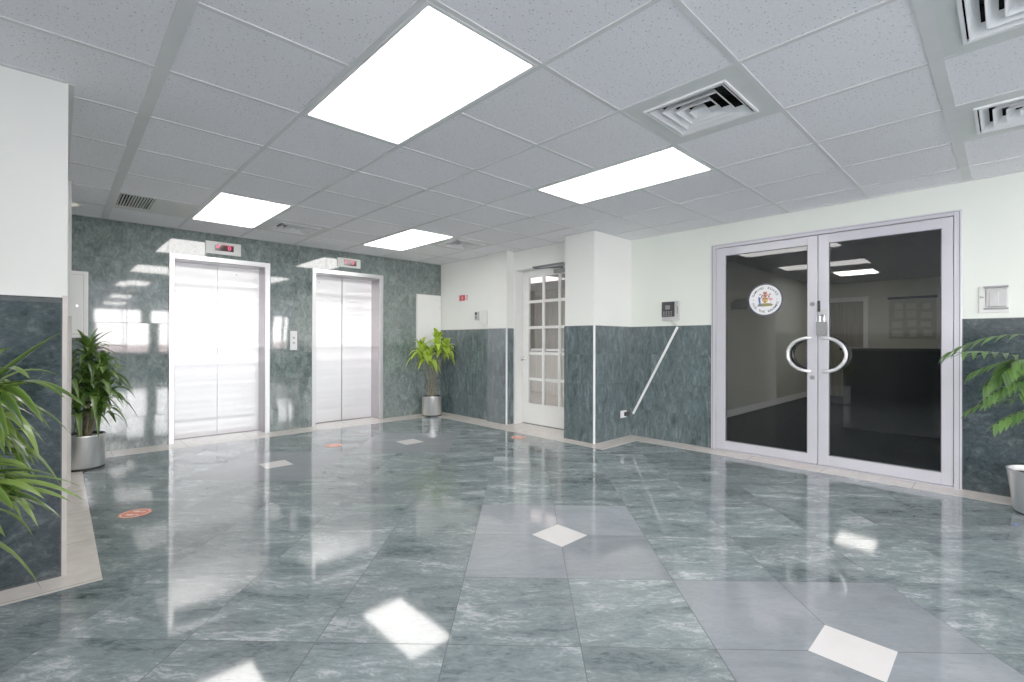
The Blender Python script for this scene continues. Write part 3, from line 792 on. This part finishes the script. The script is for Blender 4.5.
def addp(mm, pts, dx): mm.poly([(sx-dx, sy-u, sz+v) for u, v in pts])
m = MB(); addp(m, ell(0, -.045, .068, .012), .0044); addp(m, [(-.075, -.058), (-.05, -.045), (.055, -.04), (.075, -.05), (.06, -.062), (-.03, -.066)], .0046); m.build('mound', M['olive'], t)
m = MB(); addp(m, [(-.028, .022), (.028, .022), (.028, -.012), (.0, -.042), (-.028, -.012)], .0050); m.build('shield', M['gold'], t)
m = MB(); addp(m, [(-.024, .018), (.024, .018), (.024, .002), (-.024, .002)], .0054); addp(m, ell(0, -.018, .010, .012), .0054); m.build('shield_field', M['rust'], t)
m = MB(); addp(m, ell(-.050, -.012, .010, .046, 18, .15), .0050); addp(m, [(-.066, .03), (-.034, .02), (-.046, .0)], .0051); addp(m, [(-.045, -.05), (-.075, -.062), (-.04, -.064)], .0051); m.build('marlin', M['blue'], t)
m = MB(); addp(m, ell(.050, .004, .020, .013, 18, -.2), .0050); addp(m, [(.032, .01), (.038, .012), (.046, .045), (.036, .048)], .0051); addp(m, [(.048, 0), (.052, 0), (.053, -.045), (.049, -.045)], .0051); m.build('flamingo', M['pink'], t)
m = MB(); addp(m, ell(0, .038, .018, .017), .0050); addp(m, ell(0, .066, .020, .014), .0051); addp(m, [(-.035, .03), (-.012, .048), (-.03, .056)], .005); addp(m, [(.035, .03), (.012, .048), (.03, .056)], .005); m.build('helmet_crest', M['rust'], t)
for cx, cy in ((-.045, .052), (.045, .052), (-.03, .028), (.034, .026)):
    m = MB(); addp(m, ell(cx, cy, .009, .006, 10, .6), .0053); m.build('plume', M['navy'], t)
for cx in (-.107, .107):
    m = MB(); addp(m, ell(cx, .0, .004, .004), .0044); m.build('dot', M['navy'], t)
# solid black shape standing in for the seal's dark reflection, inside the glass
t = thing('seal_reflection', 'dark six sided reflection of the round seal, modelled on the glass to its left', 'plate', (5.02, 1.93, 1.5))
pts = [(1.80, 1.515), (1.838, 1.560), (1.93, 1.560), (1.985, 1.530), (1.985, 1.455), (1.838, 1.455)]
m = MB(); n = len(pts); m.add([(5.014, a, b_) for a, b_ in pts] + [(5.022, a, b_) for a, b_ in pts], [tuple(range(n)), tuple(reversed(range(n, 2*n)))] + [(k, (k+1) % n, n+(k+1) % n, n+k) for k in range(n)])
m.build('plate', M['black'], t)  # black solid in place of a mirrored image, no real plate

# office behind the glass doors
m = MB()
m.box(5.15, 12.0, 2.93, 3.03, 0, H); m.box(11.9, 12.0, -1.55, 2.93, 0, H); m.box(5.15, 12.0, -1.65, -1.55, 0, H)
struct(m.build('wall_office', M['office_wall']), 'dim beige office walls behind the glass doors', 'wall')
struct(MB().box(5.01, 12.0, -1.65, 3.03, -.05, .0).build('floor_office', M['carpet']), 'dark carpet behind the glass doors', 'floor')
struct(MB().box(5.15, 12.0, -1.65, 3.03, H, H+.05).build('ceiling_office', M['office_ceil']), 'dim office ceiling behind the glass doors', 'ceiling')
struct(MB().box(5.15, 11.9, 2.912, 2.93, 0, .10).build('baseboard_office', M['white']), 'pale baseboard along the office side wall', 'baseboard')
t = thing('reception_counter', 'long black reception counter in the office behind the glass doors', 'counter', (7.8, 0, 0))
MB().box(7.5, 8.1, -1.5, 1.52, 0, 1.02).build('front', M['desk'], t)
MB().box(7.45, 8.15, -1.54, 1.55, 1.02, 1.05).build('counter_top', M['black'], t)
room_light(9.75, 10.35, 1.55, 2.15, 'white office ceiling light seen through the right glass leaf', emis('office_diffuser', (1, .97, .92), 5.0))
t = thing('door_5', 'office doorway in the far wall seen through the right glass leaf', 'door', (11.9, 2.2, 0), kind='structure')
m = MB()
for q in [(1.98, 2.06, 0, 2.06), (2.66, 2.74, 0, 2.06), (2.06, 2.66, 1.97, 2.06)]: m.box(11.86, 11.9, *q)
m.build('door_frame', M['white_paint'], t)
MB().box(11.875, 11.9, 2.06, 2.66, 0, 1.97).build('door_leaf', M['curtain'], t)
t = thing('notice_board', 'notice board covered in papers on the far office wall', 'notice board', (11.88, 1.3, 1.2))
MB().box(11.87, 11.899, .95, 1.65, 1.2, 2.02).build('board', M['cork'], t)
MB().box(11.86, 11.87, .93, 1.67, 1.97, 2.02).build('header', M['navy'], t)
random.seed(3)
for r in range(4):
    for c in range(3):
        y = 1.0+c*.21+random.uniform(0, .03); z = 1.24+r*.175+random.uniform(0, .02)
        tag(MB().box(11.864, 11.869, y, y+random.uniform(.10, .17), z, z+random.uniform(.09, .14)).build('paper_sheet', M['paper']), 'sheet of paper pinned to the far notice board', 'paper', 'papers on the notice board')

# ------------------------------------------------------------------ wall fittings
t = thing('time_clock_terminal', 'black wall terminal with grey case left of the glass doors', 'wall terminal', (5.0, 2.64, 1.37))
MB().box(4.972, 5.01, 2.535, 2.735, 1.365, 1.580).build('case', M['plastic_pale'], t, bevel=.004)
MB().box(4.958, 4.971, 2.580, 2.732, 1.405, 1.575).build('face', M['black'], t, bevel=.003)
MB().box(4.9565, 4.958, 2.630, 2.685, 1.49, 1.535).build('screen', M['plastic_grey'], t)
m = MB()
for k in range(4):
    for r in range(3): m.box(4.9555, 4.958, 2.605+k*.030, 2.622+k*.030, 1.415+r*.020, 1.427+r*.020)
m.build('keypad', M['plastic_grey'], t)
MB().box(4.968, 4.972, 2.545, 2.552, 1.44, 1.52).build('card_slot', M['alu_dark'], t)
tag(MB().tube([(4.995, 2.63, 1.37), (4.99, 2.625, 1.345), (4.99, 2.60, 1.33), (4.99, 2.575, 1.315), (4.992, 2.560, 1.295)], .004, 8).build('cable', M['plastic_pale'], None, True), 'short grey cable hanging below the black wall terminal', 'cable')
d = Vector((0, 3.120-2.557, .262-1.290)); n = Vector((0, -d.z, d.y)).normalized()*.011
a, b_ = Vector((0, 2.557, 1.290)), Vector((0, 3.120, .262)); c4 = [a-n, b_-n, b_+n, a+n]
m = MB(); m.add([(4.984, v.y, v.z) for v in c4]+[(5.0, v.y, v.z) for v in c4], [(0,1,2,3),(7,6,5,4),(0,4,5,1),(1,5,6,2),(2,6,7,3),(3,7,4,0)])
tag(m.build('cable_conduit', M['conduit'], None, bevel=.002), 'white cable trunking running diagonally down the green wainscot', 'cable conduit')
t = thing('power_outlet', 'white socket plate low on the pillar beside the diagonal trunking', 'power outlet', (4.83, 3.152, .23))
MB().box(4.772, 4.892, 3.146, 3.152, .230, .312).build('plate', M['white'], t, bevel=.002)
tag(MB().box(4.835, 4.872, 3.118, 3.146, .247, .295).box(4.876, 4.925, 3.112, 3.146, .245, .297).build('plug_adapter', M['black'], None, bevel=.004), 'black plug adapter in the socket low on the pillar', 'plug')
# intercom right of glass doors
t = thing('wall_intercom', 'cream wall intercom unit right of the glass doors', 'intercom', (5.0, .08, 1.35))
MB().box(4.992, 5.01, .0, .160, 1.345, 1.545).build('back_plate', M['plastic'], t, bevel=.003)
MB().box(4.975, 4.992, .012, .125, 1.385, 1.52).build('cover', M['plastic_pale'], t, bevel=.008)
MB().box(4.968, 4.992, .006, .135, 1.525, 1.540).build('top_lip', M['plastic_grey'], t, bevel=.002)
MB().box(4.968, 4.992, .006, .135, 1.368, 1.380).build('bottom_lip', M['plastic_grey'], t, bevel=.002)
MB().box(4.970, 4.976, .055, .105, 1.39, 1.50).build('button', M['plastic_pale'], t, bevel=.003)
m = MB(); vs, fs = text_mb('2x', .022, .0008); m.add([(4.9915, .146-u, 1.462+v) for u, v in vs], fs); m.build('lettering', M['black'], t)
# fire sign
t = thing('fire_sign', 'small red safety sign on the white corner wall', 'sign', (4.43, 5.70, 1.72))
MB().box(4.436, 4.44, 5.585, 5.815, 1.735, 1.832).build('plate', M['white'], t)
MB().box(4.4345, 4.436, 5.665, 5.810, 1.740, 1.828).build('red_field', M['red'], t)
m = MB(); m.poly([(4.4335, 5.755, 1.76), (4.4335, 5.715, 1.76), (4.4335, 5.722, 1.805), (4.4335, 5.735, 1.818), (4.4335, 5.750, 1.80)]); m.build('flame', M['pink'], t)
for k in range(4): MB().box(4.4345, 4.4355, 5.600, 5.648, 1.745+k*.021, 1.755+k*.021).build('text_line', M['red'], t)
t = thing('wall_phone', 'white phone box with grey keypad on the white corner wall', 'phone', (4.43, 5.25, 1.38))
MB().box(4.385, 4.44, 5.115, 5.275, 1.37, 1.575).build('box', M['plastic'], t, bevel=.005)
MB().box(4.365, 4.44, 5.290, 5.355, 1.43, 1.555).build('keypad', M['plastic_pale'], t, bevel=.004)
MB().box(4.361, 4.365, 5.300, 5.346, 1.445, 1.495).build('display', M['plastic_grey'], t)
MB().box(4.361, 4.365, 5.300, 5.346, 1.505, 1.545).build('button', M['black'], t)

# ------------------------------------------------------------------ floor stickers
def sticker(x, y, r, rotz, label, loc_only=False):
    t = thing('floor_sticker', label, 'floor sticker', (0, 0, 0), 'round distancing stickers on the floor')
    m = MB(); n = 36
    m.poly([(r*math.cos(2*math.pi*k/n), r*math.sin(2*math.pi*k/n), .0018) for k in range(n)]); m.build('disc', M['orange'], t)
    m = MB(); vs = []
    for k in range(n):
        a = 2*math.pi*k/n
        for q in (r*.90, r*.84): vs.append((q*math.cos(a), q*math.sin(a), .0024))
    m.add(vs, [(2*k, 2*((k+1) % n), 2*((k+1) % n)+1, 2*k+1) for k in range(n)]); m.build('ring', M['cream_print'], t)
    for s in (-1, 1):
        m = MB()
        m.poly([(s*r*.34+r*.15*math.cos(2*math.pi*k/16), r*.12+r*.30*math.sin(2*math.pi*k/16), .0024) for k in range(16)])
        m.poly([(s*r*.32+r*.11*math.cos(2*math.pi*k/12), -r*.38+r*.14*math.sin(2*math.pi*k/12), .0024) for k in range(12)])
        m.build('footprint', M['cream_print'], t)
    t.location = (x, y, 0); t.rotation_euler.z = rotz
    return t
s0 = sticker(.367, 3.920, .088, R(45), 'orange round footprint sticker on the floor nearest the left plants')
c = copy_tree(s0); c.location = (2.150, 5.03, 0); c['label'] = 'orange round footprint sticker on the floor before the elevators'
c = copy_tree(s0); c.location = (3.905, 3.975, 0); c['label'] = 'orange round footprint sticker on the floor before the paned door'
t = thing('yellow_floor_sticker', 'yellow round sticker on the floor at the bottom edge of the photo', 'floor sticker', (2.135, .045, 0))
m = MB(); m.poly([(2.106+.085*math.cos(2*math.pi*k/32), .033+.085*math.sin(2*math.pi*k/32), .0018) for k in range(32)]); m.build('disc', M['yellow'], t)
m = MB(); m.poly([(2.106+.060*math.cos(2*math.pi*k/32), .033+.060*math.sin(2*math.pi*k/32), .0024) for k in range(32)]); m.build('centre', M['cream_print'], t)
tag(MB().box(4.262, 4.285, -.035, -.018, .0, .004).build('blue_cap', M['blue']), 'tiny blue scrap on the floor in front of the right plant', 'scrap')

# ------------------------------------------------------------------ plants
class Leaves(MB):
    def __init__(s): super().__init__(); s.c = []
    def leaf(s, B, C, Tp, w, nseg=9, fold=.25, rnd=None):
        B, C, Tp = Vector(B), Vector(C), Vector(Tp); rnd = random.random() if rnd is None else rnd
        n0 = len(s.v)
        for i in range(nseg+1):
            t = i/nseg; p = B*(1-t)**2 + C*2*t*(1-t) + Tp*t*t
            tan = ((C-B)*(1-t) + (Tp-C)*t).normalized()
            side = tan.cross(Vector((0, 0, 1)))
            if side.length < .05: side = tan.cross(Vector((.3, 1, 0)))
            side.normalize(); up = side.cross(tan)
            ww = w * (math.sin(math.pi*min(1, (t*.93+.07))**.75)**.8 if t < 1 else 0) * .5
            if t >= .999: ww = 0
            for k, q in enumerate((-1, -.5, 0, .5, 1)):
                s.v.append(tuple(p + side*ww*q + up*ww*fold*abs(q)*1.2)); s.c.append((1-abs(q), rnd, t))
        for i in range(nseg):
            for k in range(4):
                a = n0+i*5+k; s.f.append((a, a+1, a+6, a+5))
    def build(s, name, mat, parent):
        s.v = [(min(x, 4.425), min(y, 6.262), z) if y > 3 else (min(x, 4.965), y, z) for x, y, z in s.v]
        o = super().build(name, mat, parent, True)
        at = o.data.attributes.new('leaf', 'FLOAT_COLOR', 'POINT')
        for k, c in enumerate(s.c): at.data[k].color = (*c, 1)
        return o
    def rosette(s, P, n, Lr, w, droop=1.0, up=.6, spread=1.0):
        P = Vector(P)
        for k in range(n):
            az = k*2.39996+random.uniform(-.2, .2); lvl = k/n          # 0 outer/lower -> 1 inner/upper
            Ln = random.uniform(*Lr) * (1-.25*lvl)
            el = R(22 + 50*lvl + random.uniform(-10, 10))
            d = Vector((math.cos(az), math.sin(az), 0))*spread
            b = P + Vector((0, 0, -.10 + .13*lvl))
            c = b + d*math.cos(el)*Ln*.55 + Vector((0, 0, math.sin(el)*Ln*.55 + Ln*.14*up))
            fall = droop*(1.08-lvl*.85)*Ln*.62
            e = c + d*Ln*(.50*math.cos(el*.6)) + Vector((0, 0, math.sin(el)*Ln*.30 - fall))
            s.leaf(b, c, e, w*random.uniform(.8, 1.15))

def pot(t, cx, cy, r=.15, h=.31):
    p = MB().lathe([(r-.006, .022), (r, .030), (r, h-.012), (r+.002, h-.006), (r, h), (r-.008, h), (r-.010, h-.05)], (cx, cy), 56).build('pot', M['pot'], t, True)
    MB().lathe([(.001, .0), (r-.006, .0), (r-.004, .022), (.001, .024)], (cx, cy), 48).build('base_ring', M['rubber'], p, True)
    MB().lathe([(r-.0095, h-.02), (r-.008, h+.004), (r-.003, h+.004), (r-.001, h-.004)], (cx, cy), 48).build('rim', M['rubber'], p, True)
    m = MB(); n = 40; vs = [(cx, cy, h-.03)]; 
    for rr_, dz in ((.5, .004), (.96, -.006)):
        for k in range(n):
            a = 2*math.pi*k/n; vs.append((cx+(r-.009)*rr_*math.cos(a), cy+(r-.009)*rr_*math.sin(a), h-.03+dz+random.uniform(-.004, .004)))
    fs = [(0, 1+k, 1+(k+1) % n) for k in range(n)] + [(1+k, 1+n+k, 1+n+(k+1) % n, 1+(k+1) % n) for k in range(n)]
    m.add(vs, fs); m.build('soil', M['soil'], t, True)
def cane(t, pts, r, mat='cane'):
    MB().tube(pts, r, 10).build('cane', M[mat], t, True)

# corner plant (lime dracaena)
random.seed(11)
cx, cy = 4.10, 6.045
t = thing('potted_plant', 'lime green dracaena on bare canes in a steel pot in the far corner', 'potted plant', (cx, cy, 0))
pot(t, cx, cy, .146, .30)
for (dx, dy, hx, hy, hz, n) in [(-.06, .0, -.30, -.12, .98, 24), (.0, -.03, .00, -.14, 1.10, 26), (.06, .03, .16, -.16, 1.02, 22), (.0, .03, -.12, -.08, .90, 20)]:
    hx0, hy0 = cx+hx*.9, cy+hy
    cane(t, [(cx+dx, cy+dy, .26), (cx+dx*1.1, cy+dy, .5), (cx+(dx*.6+hx*.4), cy+(dy*.6+hy*.4), hz*.75), (hx0, hy0, hz)], [.011, .010, .009, .007])
    l = Leaves(); l.rosette((hx0, hy0, hz-.02), n, (.30, .42), .080, droop=1.35, up=.9, spread=.62); l.build('foliage', M['leaf_lime'], t)

# plant beside left elevator (bushy dark green dracaena)
random.seed(5)
cx, cy = .165, 5.62
t = thing('potted_plant', 'bushy dark green dracaena in a steel pot left of the left elevator', 'potted plant', (cx, cy, 0))
pot(t, cx, cy, .150, .30)
for (hx, hy, hz, n) in [(.03, -.02, 1.03, 30), (.12, -.06, .88, 34), (-.10, -.06, .86, 28), (.05, -.12, .74, 34), (.02, .06, .78, 24), (.15, .0, .70, 28), (-.04, -.08, .58, 22), (.10, -.08, .56, 22)]:
    cane(t, [(cx+hx*.25, cy+hy*.3, .26), (cx+hx*.5, cy+hy*.5, hz*.6), (cx+hx, cy+hy, hz)], [.012, .010, .007])
    l = Leaves(); l.rosette((cx+hx, cy+hy, hz-.02), n, (.26, .38), .052, droop=1.5, up=.8, spread=.74)
    if n == 30:
        for (ex, ey, ez) in ((.22, -.08, 1.22), (.10, -.05, 1.24), (-.05, -.10, 1.22), (.30, -.10, 1.06)):
            B = Vector((cx+hx, cy+hy, hz)); E_ = Vector((cx+ex, cy+ey, ez)); l.leaf(B, B.lerp(E_, .45)+Vector((0, 0, .07)), E_, .045)
    l.build('foliage', M['leaf_green'], t)

# large foreground plant at the left edge
random.seed(21)
cx, cy = -.34, 2.16
t = thing('potted_plant', 'large striped dracaena cut by the left edge of the photo', 'potted plant', (cx, cy, 0))
pot(t, cx, cy, .17, .34)
YAW, FPX = .762556, 475.5
def wp(px, py, d):
    """room position seen at photo pixel (px, py) at forward distance d (measuring aid for leaf tips)"""
    r = (px-512)/FPX*d; z = CAMZ - (py-342)/FPX*d
    return Vector((d*math.sin(YAW)+r*math.cos(YAW), d*math.cos(YAW)-r*math.sin(YAW), z))
heads = [(-.20, 2.06, .90), (-.24, 2.02, .66), (-.34, 2.20, .98), (-.42, 2.05, .78)]
for (hx, hy, hz) in heads:
    cane(t, [(cx+(hx-cx)*.2, cy+(hy-cy)*.2, .30), (cx+(hx-cx)*.5, cy+(hy-cy)*.5, hz*.6), (hx, hy, hz)], [.017, .015, .012])
for hi, (hx, hy, hz) in enumerate(heads):
    l = Leaves(); l.rosette((hx, hy, hz-.02), 18, (.28, .38), .048, droop=1.25, up=.8, spread=.62)
    for _ in range(26):
        B = Vector((hx, hy, hz-random.uniform(0, .12))); E_ = wp(random.uniform(-30, 48), random.uniform(365, 475) if hi in (0, 2, 3) else random.uniform(440, 520), random.uniform(1.3, 1.65)) + Vector((0, 0, -.06))
        if (E_-B).length < .12 or (E_-B).length > .45: continue
        l.leaf(B, B.lerp(E_, .5)+Vector((random.uniform(-.03, .03), 0, random.uniform(.12, .24))), E_, random.uniform(.040, .054), 12)
    if hi == 0:
        B = Vector((hx, hy, hz))
        for (tx, ty, td, lift, w) in [(61, 334, 1.42, .03, .036), (88, 410, 1.38, .13, .036), (62, 378, 1.50, .10, .034), (66, 400, 1.36, .12, .038), (44, 425, 1.32, .14, .040), (30, 380, 1.3, .12, .04),
                                      (25, 432, 1.28, .15, .042), (52, 432, 1.45, .12, .036), (12, 350, 1.35, .08, .04), (8, 440, 1.3, .12, .04), (75, 440, 1.5, .13, .03)]:
            E_ = wp(tx, ty, td); C_ = B.lerp(E_, .5) + Vector((0, 0, lift*1.25)); w *= 1.25; l.leaf(B+Vector((random.uniform(-.02, .02), random.uniform(-.02, .02), random.uniform(-.06, .04))), C_, E_, w, 12)
    if hi == 1:
        B = Vector((hx, hy, hz))
        for (tx, ty, td, lift, w) in [(86, 502, 1.38, .10, .036), (72, 503, 1.34, .08, .036), (63, 520, 1.36, .10, .034), (45, 500, 1.30, .10, .040), (15, 512, 1.25, .10, .042), (30, 470, 1.3, .10, .04),
                                      (58, 478, 1.42, .08, .034), (5, 500, 1.3, .08, .04), (82, 488, 1.45, .09, .03)]:
            E_ = wp(tx, ty, td); C_ = B.lerp(E_, .5) + Vector((0, 0, lift*1.25)); w *= 1.25; l.leaf(B+Vector((random.uniform(-.02, .02), random.uniform(-.02, .02), random.uniform(-.05, .05))), C_, E_, w, 12)
    l.build('foliage', M['leaf_var'], t)

# palm-like plant right of the glass doors
random.seed(9)
cx, cy = 4.64, -.16
t = thing('potted_plant', 'feathery green palm in a tapered steel pot at the right edge', 'potted plant', (cx, cy, 0))
r, h = .175, .285
p = MB().lathe([(r*.80, .012), (r*.84, .03), (r, h-.01), (r+.004, h), (r-.008, h), (r-.012, h-.05)], (cx, cy), 56).build('pot', M['pot'], t, True)
MB().lathe([(.001, .0), (r*.80, .0), (r*.81, .014), (.001, .016)], (cx, cy), 48).build('base_ring', M['rubber'], p, True)
MB().lathe([(.001, h-.03), (r*.6, h-.026), (r-.012, h-.035)], (cx, cy), 40).build('soil', M['soil'], t, True)
stems = [((cx-.03, cy+.02), (cx-.08, cy+.05), 1.0), ((cx+.03, cy-.02), (cx+.04, cy-.05), 1.15), ((cx-.02, cy-.04), (cx-.10, cy-.02), .72)]
for (a, b_, hz) in stems:
    cane(t, [(a[0], a[1], .28), ((a[0]+b_[0])/2+.01, (a[1]+b_[1])/2, hz*.6), (b_[0], b_[1], hz)], [.013, .011, .006], 'cane_brown')
def frond(l, S, E_, lift, n, Lf, w):
    S, E_ = Vector(S), Vector(E_); C_ = S.lerp(E_, .5)+Vector((0, 0, lift))
    l.leaf(S, C_, E_, .006, 8, rnd=.3)
    for i in range(n):
        tt = .30 + .70*i/(n-1); p_ = S*(1-tt)**2 + C_*2*tt*(1-tt) + E_*tt*tt
        tan = ((C_-S)*(1-tt)+(E_-C_)*tt).normalized(); side = tan.cross(Vector((0, 0, 1))).normalized()
        for s in (-1, 1):
            d = (tan*.75 + side*s*.75*(1-.4*tt) + Vector((0, 0, -.12))).normalized(); Ln = Lf*(1-.35*abs(tt-.55)*2)
            l.leaf(p_, p_+d*Ln*.5+Vector((0, 0, .02)), p_+d*Ln+Vector((0, 0, -.03)), w, 6, .15)
fr = [((cx-.08, cy+.04, .99), (4.38, -.02, 1.00), .04, 8, .14, .03), ((cx-.08, cy+.04, .90), (4.36, .10, .76), .05, 8, .12, .028), ((cx-.08, cy+.04, 1.0), (4.56, .16, .92), .06, 8, .13, .028), ((cx-.08, cy+.05, 1.0), (4.16, .19, 1.06), .05, 6, .16, .030), ((cx-.08, cy+.05, .98), (4.34, .02, .93), .08, 9, .15, .032), ((cx-.08, cy+.04, .95), (4.42, .10, .84), .10, 8, .14, .030), ((cx-.08, cy+.05, .93), (4.45, -.05, .80), .08, 8, .14, .03), ((cx-.08, cy+.02, .96), (4.48, -.2, .90), .08, 8, .15, .03),
      ((cx-.08, cy+.05, 1.0), (4.50, -.45, .95), .12, 7, .16, .030), ((cx+.04, cy-.05, 1.15), (4.35, -.25, 1.08), .12, 7, .16, .03), ((cx+.04, cy-.05, 1.13), (4.75, -.50, 1.0), .14, 7, .16, .03), ((cx+.04, cy-.05, 1.14), (4.55, .28, 1.06), .14, 7, .15, .028),
      ((cx-.10, cy-.02, .70), (4.36, .05, .60), .06, 7, .12, .034), ((cx-.10, cy-.02, .70), (4.40, -.22, .55), .10, 6, .14, .03), ((cx-.10, cy-.02, .69), (4.70, -.45, .62), .10, 6, .14, .03), ((cx-.09, cy, .72), (4.62, .18, .66), .10, 6, .12, .028)]
l = Leaves()
for q in fr: frond(l, *q)
l.build('foliage', M['leaf_palm'], t)

# ------------------------------------------------------------------ lighting
w = bpy.data.worlds.new('world'); bpy.context.scene.world = w; w.use_nodes = True
nt = w.node_tree; bg = nt.nodes['Background']
tc = N(nt, 'ShaderNodeTexCoord'); sp = N(nt, 'ShaderNodeSeparateXYZ'); L(nt, tc.outputs['Generated'], sp.inputs[0])
L(nt, ramp(nt, sp.outputs[2], [(0.0, (1, .97, .96)), (.25, (.96, .95, 1.0)), (.8, (.70, .76, .95))]), bg.inputs[0])
bg.inputs[1].default_value = 13.0
sc = bpy.context.scene
sc.view_settings.view_transform = 'Standard'
sc.view_settings.look = 'None'
sc.view_settings.exposure = 0.25; sc.view_settings.gamma = 1.4
try:
    sc.cycles.max_bounces = 10; sc.cycles.diffuse_bounces = 5; sc.cycles.glossy_bounces = 6; sc.cycles.transparent_max_bounces = 12
    sc.cycles.sample_clamp_indirect = 6; sc.cycles.use_denoising = True; sc.cycles.caustics_reflective = True
except Exception: pass

# ------------------------------------------------------------------ camera
cam = bpy.data.cameras.new('camera'); cam.sensor_width = 36; cam.lens = 475.5/1024*36; cam.clip_start = .05; cam.clip_end = 200
co = bpy.data.objects.new('camera', cam); COL.objects.link(co); co.location = (0, 0, CAMZ)
co.rotation_mode = 'XYZ'; co.rotation_euler = (R(90)+.001818, 0, -.762556)
from mathutils import Matrix
co.matrix_world = Matrix.Translation((0, 0, CAMZ)) @ (Matrix.Rotation(-.762556, 4, 'Z') @ Matrix.Rotation(R(90)+.001818, 4, 'X') @ Matrix.Rotation(.00255, 4, 'Z'))
sc.camera = co
